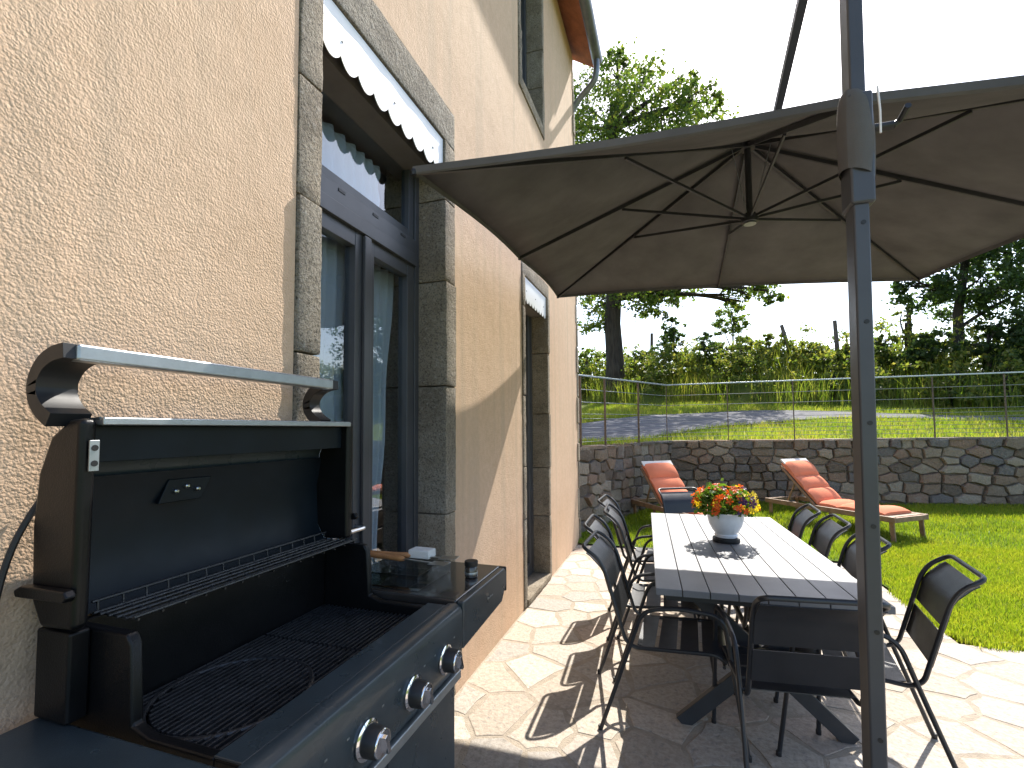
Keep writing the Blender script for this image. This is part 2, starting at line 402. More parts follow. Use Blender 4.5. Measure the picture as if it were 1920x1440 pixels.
# the one sheet that reaches the horizon, under everything
struct(raw('ground', [(-600, -600, -.16), (600, -600, -.16), (600, 900, -.16), (-600, 900, -.16)], [(0, 1, 2, 3)], 'meadow'))
def grid(name, xs, ts, fn, mat):
    vs = [fn(x, t) for t in ts for x in xs]; n = len(xs)
    fs = [(j*n+i, j*n+i+1, (j+1)*n+i+1, (j+1)*n+i) for j in range(len(ts)-1) for i in range(n-1)]
    return struct(raw(name, vs, fs, mat, smooth=True))
xs = [-300, -120, -50, -25, -14, -9] + [-7+.45*i for i in range(56)] + [20, 26, 40, 80, 160, 300]
ts = [0, .3, .8, 1.4, 2, 2.7, 3.4, 4.2, 5, 5.8, 6.6, 7.4, 8.2, 9, 9.8, 10.6, 11.4, 12.2, 13, 14, 15, 16, 17, 18.5, 20, 23, 28, 36, 50, 80, 150, 300, 500]
grid('hillside', xs, ts, lambda x, t: (x, wall_y(x)+.12+t, up_z(x, wall_y(x)+.12+t)), 'meadow')
EDGE_X, EDGE_Y, FAR_Y = 1.9, 4.30, 6.42
def lawn_pts(x, t):
    return (x, t, lawn_z(x, t))
lx = [-1.5+.3*i for i in range(48)]
def lawn_sheet():
    vs, fs = [], []
    ys = [FAR_Y-.02+.25*i for i in range(16)]
    for x in lx:
        y0 = FAR_Y-.03 if x < EDGE_X-.05 else EDGE_Y-.03
        for k in range(15):
            y = y0 + (wall_y(x)+.1-y0)*k/14; vs.append((x, y, lawn_z(x, y)))
    for i in range(len(lx)-1):
        for k in range(14): a = i*15+k; fs.append((a, a+15, a+16, a+1))
    struct(raw('lawn', vs, fs, 'lawn_soil', smooth=True))
lawn_sheet()
# road bending up behind the railing
def road():
    c = [(-6, 8.9), (-3.2, 10.0), (-1.2, 11.6), (.3, 13.2), (2.2, 14.0), (4.0, 14.1), (6.5, 13.2), (10, 11.4), (15, 9.5)]
    wd = [3.0, 3.0, 2.9, 2.7, 2.3, 1.3, .9, .7, .7]
    P = []; n = len(c)
    for i in range(n-1):
        for k in range(6):
            t = k/6; p0, p1, p2, p3 = (Vector(c[max(0, min(n-1, j))]) for j in (i-1, i, i+1, i+2))
            q = .5*((2*p1)+(p2-p0)*t+(2*p0-5*p1+4*p2-p3)*t*t+(3*p1-p0-3*p2+p3)*t**3)
            P.append((q, wd[i]*(1-t)+wd[i+1]*t))
    vs, fs = [], []; M = 7
    for i, (q, wi) in enumerate(P):
        d = (P[min(i+1, len(P)-1)][0]-P[max(0, i-1)][0]).normalized(); nrm = Vector((-d.y, d.x))
        for k in range(M):
            e = q+nrm*wi*(k/(M-1)-.5); vs.append((e.x, e.y, up_z(e.x, e.y)+.035))
    for i in range(len(P)-1):
        for k in range(M-1): a = i*M+k; fs.append((a, a+1, a+M+1, a+M))
    struct(raw('road', vs, fs, 'asphalt', smooth=True))
road()
# terrace: mortar bed and separate flagstones
terr = MB().box(XW-.1, 5.2, -1.6, EDGE_Y, -.14, -.0022).box(XW-.1, EDGE_X, EDGE_Y, FAR_Y, -.14, -.0024).build('terrace', 'mortar')
struct(terr)
def flagstones():
    A = (XW+.012, 5.2, -.2, EDGE_Y); B = (XW+.012, EDGE_X, EDGE_Y, FAR_Y)
    seeds = []
    tries = 0
    while tries < 14000:
        tries += 1
        x = random.uniform(A[0], A[1]); y = random.uniform(A[2], B[3])
        if y > EDGE_Y and x > EDGE_X: continue
        far = (x > 2.6 or y < 1.2)
        dmin = (.62 if x > 3 or y < 1 else (.40 if far else .285))*random.uniform(.8, 1.25)
        if all((x-u)**2+((y-v)*1.1)**2 > dmin*dmin for u, v in seeds): seeds.append((x, y))
        if len(seeds) >= 299: break
    for c, p in cells(seeds, lambda x, y: (A if y < EDGE_Y else B), .022, 1.8):
        p = roughen(p, .016); n = len(p); c = cen(p)
        h = random.uniform(-.0015, .0015)
        p1 = inset(p, c, .975)
        tx, ty = random.uniform(-.006, .006), random.uniform(-.006, .006)
        vs = [(a, b, -.05) for a, b in p] + [(a, b, -.0012+h) for a, b in p] + [(a, b, h+tx*(a-c[0])+ty*(b-c[1])) for a, b in p1] + [(c[0], c[1], h+.0005)]
        fs = [(i, (i+1) % n, n+(i+1) % n, n+i) for i in range(n)] + [(n+i, n+(i+1) % n, 2*n+(i+1) % n, 2*n+i) for i in range(n)] + [(2*n+i, 2*n+(i+1) % n, 3*n) for i in range(n)]
        raw('flagstone', vs, fs, 'flagstone', terr)
flagstones()

# ------------------------------------------------------------------ house
house = thing('house', 'tall ochre stucco house with granite window surrounds along the terrace', 'house', (0, 0, 0))
Y0H, Y1H, ZT = -3.0, 6.56, 6.92
D1 = (1.31, 2.60, .0, 3.50, 1.43, 2.462, .10, 3.272)      # outer y0,y1,z0,z1 ; opening y0,y1,z0,z1
D2 = (3.965, 4.945, .0, 3.10, 4.05, 4.86, .06, 2.95)
U1 = (3.93, 4.84, 4.66, 6.50, 4.01, 4.765, 4.78, 6.36)
def house_wall():
    ys = sorted({Y0H, Y1H, *[d[i] for d in (D1, D2, U1) for i in (0, 1)]}); zs = sorted({-.1, ZT, *[d[i] for d in (D1, D2, U1) for i in (2, 3)]})
    mb = MB()
    for a, b in zip(ys, ys[1:]):
        for c, d in zip(zs, zs[1:]):
            ym, zm = (a+b)/2, (c+d)/2
            if any(q[0] < ym < q[1] and q[2] < zm < q[3] for q in (D1, D2, U1)): continue
            mb.add([(XW, a, c), (XW, b, c), (XW, b, d), (XW, a, d)], [(0, 1, 2, 3)])
            mb.add([(XW-.45, a, c), (XW-.45, b, c), (XW-.45, b, d), (XW-.45, a, d)], [(3, 2, 1, 0)])
    for q in (D1, D2, U1):
        for (ya, za), (yb, zb) in (((q[0], q[2]), (q[0], q[3])), ((q[0], q[3]), (q[1], q[3])), ((q[1], q[3]), (q[1], q[2])), ((q[1], q[2]), (q[0], q[2]))):
            mb.add([(XW, ya, za), (XW, yb, zb), (XW-.45, yb, zb), (XW-.45, ya, za)], [(0, 1, 2, 3)])
    # gable end and the rest of the shell
    mb.add([(XW, Y1H, -.1), (-9, Y1H, -.1), (-9, Y1H, ZT+.0), (-5.1, Y1H, 9.4), (XW, Y1H, ZT)], [(0, 1, 2, 3, 4)])
    mb.add([(-9, Y0H, -.1), (-9, Y1H, -.1), (-9, Y1H, ZT), (-9, Y0H, ZT)], [(0, 1, 2, 3)])
    mb.add([(XW, Y0H, -.1), (-9, Y0H, -.1), (-9, Y0H, ZT), (-5.1, Y0H, 9.4), (XW, Y0H, ZT)], [(4, 3, 2, 1, 0)])
    return mb.build('wall', 'stucco', house)
house_wall()
def stone(mb_args, prow=.012, mat='granite'):
    """one dressed stone block, edges worn"""
    x0, x1, y0, y1, z0, z1 = mb_args
    mb = MB().box(x0, x1, y0, y1, z0, z1); o = raw('jamb_stone', mb.v, mb.f, mat, house)
    bm = bmesh.new(); bm.from_mesh(o.data); bmesh.ops.recalc_face_normals(bm, faces=bm.faces)
    bmesh.ops.bevel(bm, geom=list(bm.edges), offset=.007, segments=2, affect='EDGES', profile=.6)
    for _ in range(4):      # cut long edges so the arrises can be worn unevenly
        le = [e for e in bm.edges if e.calc_length() > .07]
        if not le or len(bm.verts) > 900: break
        bmesh.ops.subdivide_edges(bm, edges=le, cuts=1, use_grid_fill=True)
    for v in bm.verts:
        p = v.co*14; q = mnoise.noise_vector(p)*.0042+mnoise.noise_vector(v.co*45)*.0022
        if v.co.z-z0 < .012 or z1-v.co.z < .012: q.z *= .2
        v.co += q
    bmesh.ops.triangulate(bm, faces=[f for f in bm.faces if len(f.verts) > 4])
    bm.to_mesh(o.data); bm.free()
    o.data.polygons.foreach_set('use_smooth', [True]*len(o.data.polygons)); o.data.set_sharp_from_angle(angle=R(50))
    return o
XI = XW-.165          # window plane
def surround(q, hs, left_w=True, sill=False):
    o0, o1, z0, z1, i0, i1, b0, t0 = q
    for (a, b) in ((o0+.004, i0), (i1, o1-.004)):
        z = z0+.004
        k = 0
        while z < t0-.02:
            h = hs[k % len(hs)]*random.uniform(.85, 1.15); zt = min(z+h, t0)
            if t0-zt < .18: zt = t0
            pr = random.uniform(.006, .016)
            stone((XW-.40, XW+pr, a, b, z+.003, zt-.003)); z = zt; k += 1
    stone((XW-.40, XW+.005, o0+.004, o1-.004, t0+.003, z1-.004))
    if b0 > 0: stone((XW-.40, XW+(.014 if sill else .02), i0+.003, i1-.003, z0+.004, b0))
surround(D1, (.62, .48, .75)); surround(D2, (.7, .5, .62)); surround(U1, (.55, .4), sill=True)
# quoins at the far corner
z = 0
k = 0
while z < ZT-.25:
    h = random.uniform(.24, .42); zt = min(z+h, ZT-.02); d = .05+.05*(k % 2)+random.uniform(-.012, .02)
    MB().box(XW-.3, XW+random.uniform(.006, .02), Y1H-d, Y1H+random.uniform(.01, .03), z+.004, zt-.004).build('corner_stone', 'granite', house, bevel=.012)
    z = zt; k += 1
# rooms behind the glass
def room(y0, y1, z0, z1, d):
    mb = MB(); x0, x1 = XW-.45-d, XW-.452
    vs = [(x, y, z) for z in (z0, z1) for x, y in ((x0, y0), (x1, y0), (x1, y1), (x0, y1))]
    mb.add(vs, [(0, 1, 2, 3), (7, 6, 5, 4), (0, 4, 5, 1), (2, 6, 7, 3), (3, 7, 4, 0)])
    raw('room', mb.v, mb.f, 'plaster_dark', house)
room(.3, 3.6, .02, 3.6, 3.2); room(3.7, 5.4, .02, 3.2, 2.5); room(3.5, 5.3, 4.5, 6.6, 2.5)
# French windows: door 1 with transom light
def framed(name, y0, y1, z0, z1, fwid, x, dep, parent, mat='frame_grey', pane=True, gl='window_glass'):
    mb = MB()
    mb.box(x, x+dep, y0, y0+fwid, z0, z1).box(x, x+dep, y1-fwid, y1, z0, z1)
    mb.box(x+.0015, x+dep-.0015, y0+fwid, y1-fwid, z0, z0+fwid).box(x+.0015, x+dep-.0015, y0+fwid, y1-fwid, z1-fwid, z1)
    o = mb.build(name, mat, parent, bevel=.003)
    if pane: MB().box(x+dep*.35, x+dep*.35+.006, y0+fwid-.004, y1-fwid+.004, z0+fwid-.004, z1-fwid+.004).build('pane', gl, o)
    return o
i0, i1 = D1[4]+.002, D1[5]-.002
fr = framed('window_frame', i0, i1, .102, 3.268, .045, XI-.07, .07, house, pane=False)
MB().box(XI-.072, XI+.012, i0+.047, i1-.047, 2.505, 2.575).box(XI-.070, XI+.004, i0+.047, i1-.047, 2.575, 2.66).build('transom_rail', 'frame_grey', fr, bevel=.003)
for k in range(3):
    yy = i0+.30+.26*k
    MB().box(XI+.004, XI+.007, yy, yy+.045, 2.632, 2.645).build('drain_cap', 'dark_plastic', fr)
framed('transom_light', i0+.047, i1-.047, 2.662, 3.218, .05, XI-.062, .05, house)
ym = (i0+i1)/2
framed('door_leaf', i0+.047, ym-.004, .15, 2.503, .072, XI-.064, .058, house)
framed('door_leaf', ym+.004, i1-.047, .15, 2.503, .072, XI-.064, .058, house)
MB().box(XI-.004, XI+.014, ym-.026, ym+.026, .152, 2.50).build('cover_strip', 'frame_grey', house, bevel=.004)
hd = MB().tube(fillet([(XI-.006, ym-.05, 1.10), (XI+.045, ym-.05, 1.10), (XI+.045, ym-.16, 1.10)], .02), .009).build('door_handle', 'steel', house, smooth=True)
# door 2
j0, j1 = D2[4]+.002, D2[5]-.002
framed('window_frame', j0, j1, .062, 2.948, .05, XI-.07, .07, house, pane=False)
framed('door_leaf', j0+.052, j1-.052, .10, 2.896, .08, XI-.064, .058, house)
framed('window_frame', U1[4]+.002, U1[5]-.002, U1[6]+.002, U1[7]-.002, .06, XI-.07, .07, house)
# scalloped metal valances in front of the shutter boxes
def valance(y0, y1, ztop, drop, n, tilt):
    prof = []; k = 10; wv = (y1-y0)/n
    for i in range(n):
        for j in range(k):
            t = j/k; prof.append((y0+wv*(i+t), ztop-drop-.042*math.sin(math.pi*t)**.8))
    prof.append((y1, ztop-drop))
    poly = [(y0, ztop), (y0, ztop-drop)][:1] + prof + [(y1, ztop)]
    o = MB().prism(poly, 'x', XW-.011, XW-.007).build('valance', 'white_paint', house)
    o['label'] = 'white scalloped valance plate'
    MB().box(XW-.30, XW-.06, y0+.01, y1-.01, ztop-.20, ztop-.001).build('shutter_box', 'cork', house)
    for f in (.12, .5, .88):
        yy = y0+(y1-y0)*f
        MB().lathe([(.006, 0), (.005, .003)], 8).build('screw', 'dark_plastic', o).matrix_local = Matrix.Translation((XW-.007, yy, ztop-.12)) @ Matrix.Rotation(R(90), 4, 'Y')
    return o
valance(D1[4]+.004, D1[5]-.004, D1[7]-.003, .185, 9, 0); valance(D2[4]+.004, D2[5]-.004, D2[7]-.003, .19, 9, 0)
# roof, eave, gutter
MB().add([(-.96, Y0H-.2, 6.80), (-.96, Y1H+.14, 6.80), (-5.1, Y1H+.14, 9.55), (-5.1, Y0H-.2, 9.55), (-.96, Y0H-.2, 6.87), (-.96, Y1H+.14, 6.87), (-5.1, Y1H+.14, 9.62), (-5.1, Y0H-.2, 9.62)],
         [(0, 3, 2, 1), (4, 5, 6, 7), (0, 1, 5, 4), (1, 2, 6, 5), (2, 3, 7, 6), (3, 0, 4, 7)]).build('roof', 'terracotta', house)
MB().add([(-5.1, Y0H-.2, 9.55), (-5.1, Y1H+.14, 9.55), (-9.3, Y1H+.14, 6.80), (-9.3, Y0H-.2, 6.80)], [(0, 1, 2, 3)]).build('rear_roof', 'terracotta', house)
for i in range(44):
    y = Y1H+.14-.22*i-.10
    if y < Y0H: break
    prof = [(y+.1*math.cos(a), 6.90+.05*math.sin(a)) for a in [math.pi*j/6 for j in range(7)]]
    mb = MB(); n = 7
    vs = [(-.94, p[0], p[1]) for p in prof]+[(-1.7, p[0]*1, p[1]+.5) for p in prof]+[(-.94, y+.085*math.cos(math.pi*j/6), 6.888+.042*math.sin(math.pi*j/6)) for j in range(7)]
    fs = [(j, j+1, n+j+1, n+j) for j in range(6)]+[(j+1, j, 2*n+j, 2*n+j+1) for j in range(6)]
    raw('roof_tile', vs, fs, 'terracotta', house, True)
gm = MB(); prof = [(-.895+.075*math.cos(a), 6.83+.075*math.sin(a)) for a in [math.pi+math.pi*j/10 for j in range(11)]]
pr2 = prof + [(x*1+(-.895-x)*.06, z+.004) for x, z in reversed(prof)]
gm.prism(pr2, 'y', Y0H-.2, Y1H+.05); gm.prism([(-.97, 6.83)]+prof[1:-1]+[(-.82, 6.83)], 'y', Y1H+.051, Y1H+.055)
gm.build('gutter', 'zinc', house, smooth=True)
dp = fillet([(-.895, Y1H-.05, 6.775), (-.895, Y1H-.05, 6.60), (-.93, Y1H-.02, 6.48), (-1.20, Y1H+.06, 6.30), (-1.33, Y1H+.09, 6.10), (-1.33, Y1H+.09, .1)], .13, 8)
MB().tube(dp, .042, 14).build('downpipe', 'zinc', house, smooth=True)

# ------------------------------------------------------------------ garden retaining wall of rubble stone
gwall = thing('retaining_wall', 'low rubble stone retaining wall between the lawn and the upper slope', 'wall', (0, 0, 0))
def rubble(P, Q, top0, top1, name='stone'):
    P, Q = Vector(P), Vector(Q); L = (Q-P).length; d = (Q-P)/L; nn = Vector((d.y, -d.x))     # nn points to the lawn
    zb = -.12
    def W(u, v, o):      # u along, v height 0..1.3, o out of the face
        p = P+d*u+nn*o; return (p.x, p.y, v)
    # mortar core
    tp = lambda u: top0+(top1-top0)*u/L
    vs = [W(u, z, o) for u, zt in ((0, top0-.03), (L, top1-.03)) for z, o in ((zb, -.014), (zb, -.40), (zt, -.40), (zt, -.014))]
    raw('core', vs, [(0, 1, 2, 3), (7, 6, 5, 4), (0, 4, 5, 1), (1, 5, 6, 2), (2, 6, 7, 3), (3, 7, 4, 0)], 'wall_mortar', gwall)
    seeds = []; v = zb+.06; row = 0
    while v < 1.28:
        rh = random.uniform(.11, .22); u = random.uniform(0, .2)
        while u < L:
            wd = random.choice((random.uniform(.12, .2), random.uniform(.2, .34), random.uniform(.3, .48))); seeds.append((u+wd/2, 1.7*(v+rh/2+random.uniform(-.028, .028)))); u += wd
        v += rh; row += 1
    # heights measured up to the sloping top
    cs = [((c[0], c[1]/1.7), [(a, b/1.7) for a, b in p]) for c, p in cells(seeds, lambda x, y: (0, L, zb*1.7, tp(x)*1.7), .013, .8)]
    for c, p in cs:
        p = roughen(p, .014)
        c = cen(p); n = len(p); pr = random.uniform(.004, .065)
        rings = [[W(a, b, -.05) for a, b in p], [W(a, b, pr*.45-.004) for a, b in inset(p, c, .985)], [W(a, b, pr) for a, b in inset(p, c, random.uniform(.80, .92))]]
        vs = sum(rings, []) + [W(c[0], c[1], pr+random.uniform(0, .012))]
        fs = []
        for r in range(2): fs += [(r*n+i, r*n+(i+1) % n, (r+1)*n+(i+1) % n, (r+1)*n+i) for i in range(n)]
        fs += [(2*n+i, 2*n+(i+1) % n, 3*n) for i in range(n)]
        o = raw('stone', vs, fs, 'rubble', gwall, True); o.data.set_sharp_from_angle(angle=R(28))
    # top edge: flat bedding stones
    u = 0
    while u < L:
        wd = min(random.uniform(.3, .6), L-u)
        if wd < .1: break
        z0 = tp(u+wd/2)
        b = [(u+.006, -.41), (u+wd-.006, -.41), (u+wd-.006, .02+random.uniform(0, .03)), (u+.006, .02+random.uniform(0, .03))]
        vs = [W(a, z0-.028, o) for a, o in b]+[W(a, z0+random.uniform(.0, .014), o) for a, o in b]
        raw('coping_stone', vs, [(3, 2, 1, 0), (4, 5, 6, 7), (0, 1, 5, 4), (1, 2, 6, 5), (2, 3, 7, 6), (3, 0, 4, 7)], 'rubble', gwall)
        u += wd
rubble((-1.36, 6.74), (-.045, 9.60), 1.26, 1.305); rubble((-.06, 9.58), (8.2, 10.36), 1.30, 1.385)
# railing on the wall
def railing():
    r = thing('railing', 'thin steel garden railing with horizontal wires above the stone wall', 'railing', (0, 0, 0))
    A, B, C_ = Vector((-1.32, 6.98, 1.27)), Vector((-.10, 9.72, 1.31)), Vector((8.2, 10.5, 1.39)); hgt = 1.08
    for a, b in ((A, B), (B, C_)):
        MB().bar(a+Vector((0, 0, hgt)), b+Vector((0, 0, hgt)), .045, .022).build('top_rail', 'brushed', r, bevel=.003)
        for h in (.87, .68, .50, .43, .36, .29, .22, .15, .08):
            MB().tube([a+Vector((0, 0, h)), b+Vector((0, 0, h))], .0038 if h < .6 else .0055, 6).build('wire', 'zinc', r, smooth=True)
    for t in (.02, .25, .62): MB().bar(A.lerp(B, t)-Vector((0, 0, .05)), A.lerp(B, t)+Vector((0, 0, hgt-.012)), .05, .03, (1, 0, 0)).build('post', 'rust_steel', r, bevel=.003)
    for xx in (-.10, 1.0, 2.12, 3.2, 4.30, 5.33, 6.4, 7.5):
        p = B.lerp(C_, (xx+.10)/8.3)
        MB().bar(p-Vector((0, 0, .05)), p+Vector((0, 0, hgt-.012)), .03, .014, (1, 0, 0)).build('post', 'rust_steel', r, bevel=.002)
railing()

# ------------------------------------------------------------------ grass
def blades(name, pts, hmin, hmax, wd, mat, lean=.35, seg=2):
    """pts: (n,3) array of roots; curved blades, one joined mesh"""
    n = len(pts); a = rng.uniform(0, 2*np.pi, n); h = rng.uniform(hmin, hmax, n); w2 = wd*rng.uniform(.6, 1.2, n)/2
    la = rng.uniform(0, 2*np.pi, n); lm = np.abs(rng.normal(0, lean, n))*h
    sx, sy = np.cos(a)*w2, np.sin(a)*w2; lx_, ly_ = np.cos(la)*lm, np.sin(la)*lm
    V = np.zeros((n, 5, 3))
    V[:, 0] = pts + np.stack([-sx, -sy, 0*h-.004], 1); V[:, 1] = pts + np.stack([sx, sy, 0*h-.004], 1)
    V[:, 2] = pts + np.stack([-sx*.75+lx_*.35, -sy*.75+ly_*.35, h*.6], 1); V[:, 3] = pts + np.stack([sx*.75+lx_*.35, sy*.75+ly_*.35, h*.6], 1)
    V[:, 4] = pts + np.stack([lx_, ly_, h*np.sqrt(np.clip(1-(lm/h)**2*.5, .2, 1))], 1)
    b = (np.arange(n)*5)[:, None]
    idx = np.concatenate([b+np.array([0, 1, 3, 2]), b+np.array([2, 3, 4])], 1).ravel()
    me = bpy.data.meshes.new(name); me.vertices.add(n*5); me.vertices.foreach_set('co', V.ravel())
    me.loops.add(len(idx)); me.loops.foreach_set('vertex_index', idx.astype(np.int32))
    me.polygons.add(2*n); st = (np.arange(n)[:, None]*7+np.array([0, 4])).ravel(); me.polygons.foreach_set('loop_start', st.astype(np.int32))
    me.update(calc_edges=True); me.materials.append(MATS[mat])
    return link(bpy.data.objects.new(name, me))
def scatter(n, x0, x1, y0, y1, ok, zf):
    x = rng.uniform(x0, x1, n); y = rng.uniform(y0, y1, n)
    P = [(a, b, zf(a, b)) for a, b in zip(x, y) if ok(a, b)]
    return np.array(P)
def on_lawn(x, y):
    if y > wall_y(x)-.03: return False
    w1 = .035*math.sin(x*5.3)+.02*math.sin(x*17)+random.gauss(0, .018); w2 = .03*math.sin(y*4.7)+.02*math.sin(y*15)+random.gauss(0, .018)
    if x < EDGE_X+w2: return y > FAR_Y+w1
    return y > EDGE_Y+w1+max(0, .12-(x-EDGE_X))*.9
g = np.concatenate([scatter(150000, 1.85, 5.6, 4.25, 7.2, on_lawn, lawn_z), scatter(110000, -1.3, 7.5, 6.4, 10.4, on_lawn, lawn_z), scatter(22000, 5.6, 11, 4.25, 10.4, on_lawn, lawn_z)])
stuff(blades('lawn_grass', g, .035, .075, .0065, 'grass_blade', .45), 'short bright green grass of the mown lawn', 'grass')
def on_slope(x, y): 
    return wall_y(x)+.15 < y < hedge_y(x)+.6 and not in_road(x, y)
ROADC = [(-6, 8.9), (-3.2, 10.0), (-1.2, 11.6), (.3, 13.2), (2.2, 14.0), (4.0, 14.1), (6.5, 13.2), (10, 11.4), (15, 9.5)]
RW = [3.0, 3.0, 2.9, 2.7, 2.3, 1.3, .9, .7, .7]
def in_road(x, y):
    for (a, b, wa, wb) in zip(ROADC, ROADC[1:], RW, RW[1:]):
        dx, dy = b[0]-a[0], b[1]-a[1]; t = max(0, min(1, ((x-a[0])*dx+(y-a[1])*dy)/(dx*dx+dy*dy)))
        if math.hypot(x-a[0]-dx*t, y-a[1]-dy*t) < (wa*(1-t)+wb*t)/2-.03: return True
    return False
g = scatter(90000, -3, 11, 8, 21, on_slope, up_z)
stuff(blades('slope_grass', g, .07, .17, .014, 'grass_wild', .5), 'longer wild grass on the slope above the stone wall', 'grass')
g = scatter(60000, -5, 15, 12, 24, lambda x, y: -.4 < y-hedge_y(x) < 2.4 and random.random() < .5+.5*math.sin(x*2.1), up_z)
stuff(blades('bank_grass', g, .35, 1.15, .022, 'grass_wild', .3), 'tall dry grass and weeds on the bank below the hedge', 'grass')

# ------------------------------------------------------------------ foliage helpers
def leaves(name, P, size, mat, parent=None, up=.2):
    """P (n,3) centres; one rhombic folded leaf each, as one mesh"""
    n = len(P); d = rng.normal(0, 1, (n, 3)); d[:, 2] -= up; d /= np.linalg.norm(d, axis=1)[:, None]
    q = rng.normal(0, 1, (n, 3)); s_ = np.cross(d, q); s_ /= np.linalg.norm(s_, axis=1)[:, None]; nrm = np.cross(d, s_)
    L = (size*rng.uniform(.6, 1.25, n))[:, None]; W_ = L*.34
    V = np.zeros((n, 4, 3)); V[:, 0] = P-d*L/2; V[:, 1] = P+s_*W_+nrm*L*.08; V[:, 2] = P+d*L/2; V[:, 3] = P-s_*W_+nrm*L*.08
    me = bpy.data.meshes.new(name); me.vertices.add(n*4); me.vertices.foreach_set('co', V.ravel())
    b = (np.arange(n)*4)[:, None]; idx = np.concatenate([b+np.array([0, 1, 2]), b+np.array([0, 2, 3])], 1).ravel()
    me.loops.add(len(idx)); me.loops.foreach_set('vertex_index', idx.astype(np.int32)); me.polygons.add(2*n)
    me.polygons.foreach_set('loop_start', (np.arange(2*n)*3).astype(np.int32)); me.update(calc_edges=True); me.materials.append(MATS[mat])
    return link(bpy.data.objects.new(name, me), parent)
def blob(c, r, n):
    """clumpy shell: several twig ends inside an ellipsoid, leaves round each"""
    k = max(3, n//26); d = rng.normal(0, 1, (k, 3)); d /= np.linalg.norm(d, axis=1)[:, None]
    tips = d*(rng.uniform(.45, 1.0, k)**.6)[:, None]*np.array(r)+np.array(c)
    s_ = np.array(r).mean()
    return (tips[rng.integers(0, k, n)] + rng.normal(0, .13*s_, (n, 3))*np.array([1, 1, .8]))
def tree(name, label, base, trunk_pts, trunk_r, blobs, leaf, mat, cat='tree', group=None):
    t = thing(name, label, cat, base, 0, group); b = Vector(base)
    mb = MB(); tp = [Vector(p) for p in trunk_pts]
    mb.tube(tp, [trunk_r*(1.25 if i == 0 else 1-.6*i/len(tp)) for i in range(len(tp))], 12)
    Ps = []
    for c, r, n in blobs:
        c = Vector(c)
        # limb from the trunk towards this clump
        zt = max(.25*tp[-1].z, min(tp[-1].z, c.z-.55*math.hypot(c.x-tp[-1].x, c.y-tp[-1].y)-.3))
        i = min(range(len(tp)-1), key=lambda k: abs(tp[k].z-zt)); s0 = tp[i].lerp(tp[i+1], .5)
        mid = s0.lerp(c, .5)+Vector((random.uniform(-.3, .3), random.uniform(-.3, .3), .12*(c-s0).length))
        L = (c-s0).length; r0 = min(trunk_r*.42, .028*L+.02)
        path = [s0*(1-q)**2+mid*2*q*(1-q)+c*q*q for q in [j/6 for j in range(7)]]
        mb.tube(path, [r0*(1-.75*j/6) for j in range(7)], 6)
        for _ in range(5):
            e = c+Vector((random.gauss(0, .55)*r[0], random.gauss(0, .55)*r[1], random.gauss(.1, .5)*r[2]))
            mb.tube([path[4], path[4].lerp(e, .55)+Vector((0, 0, .08)), e], [r0*.3, r0*.2, r0*.06], 5)
        Ps.append(blob(c, r, n))
    mb.build('trunk', 'bark', t, smooth=True)
    leaves('crown', np.concatenate(Ps), leaf, mat, t)
    return t
def wp(x, y, Y, base):
    p = at_y(x, y, Y); return (p.x-base[0], p.y-base[1], p.z-base[2])
# big deciduous tree behind the house corner
TB = at_y(1152, 690, 19.5); TB = (TB.x, 19.5, up_z(TB.x, 19.5)-.1)
bl = []
for x, y, dy, r, n in [(1100, 200, 0, 1.7, 900), (1160, 150, 1, 1.5, 800), (1210, 190, -1, 1.6, 900), (1150, 240, -1.5, 1.8, 950), (1080, 290, 1, 1.9, 900), (1260, 215, 0, 1.3, 700), (1310, 200, 1, .95, 420),
                       (1230, 280, 1, 1.8, 900), (1300, 255, -1, 1.3, 650), (1110, 340, -1, 1.9, 900), (1190, 350, 1, 2.0, 900), (1280, 340, 0, 1.7, 800), (1350, 330, 1, 1.5, 600), (1140, 430, 0, 1.9, 800),
                       (1230, 440, -1, 1.8, 800), (1320, 430, 1, 1.7, 700), (1400, 430, 0, 1.5, 550), (1100, 520, 1, 1.5, 600), (1190, 530, -1, 1.35, 650), (1270, 530, 1, 1.1, 500), (1400, 530, 0, 1.0, 420), (1440, 545, -.5, .6, 220), (1390, 565, .5, .45, 120),
                       (1100, 590, 0, 1.0, 380), (1120, 570, 2, .9, 300), (1250, 565, 0, .7, 240), (1215, 575, .5, .6, 170), (1040, 420, 0, 2.2, 700), (1030, 250, 0, 2.0, 600), (1335, 190, .3, .5, 150), (1155, 112, .2, .5, 140), (1225, 135, .2, .5, 120), (1290, 150, 0, .5, 120)]:
    bl.append((wp(x, y, 19.5+dy, TB), (r, r, r*.8), int(n*1.9)))
tree('walnut_tree', 'large leafy tree with thick dark trunk behind the house corner', TB, [(0, 0, -.2), (.03, .1, 1.5), (-.05, .05, 3.2), (.1, 0, 5.2), (.0, .2, 7.6), (.1, 0, 10.2), (.2, 0, 12.4)], .40, bl, .155, 'leaf_tree')
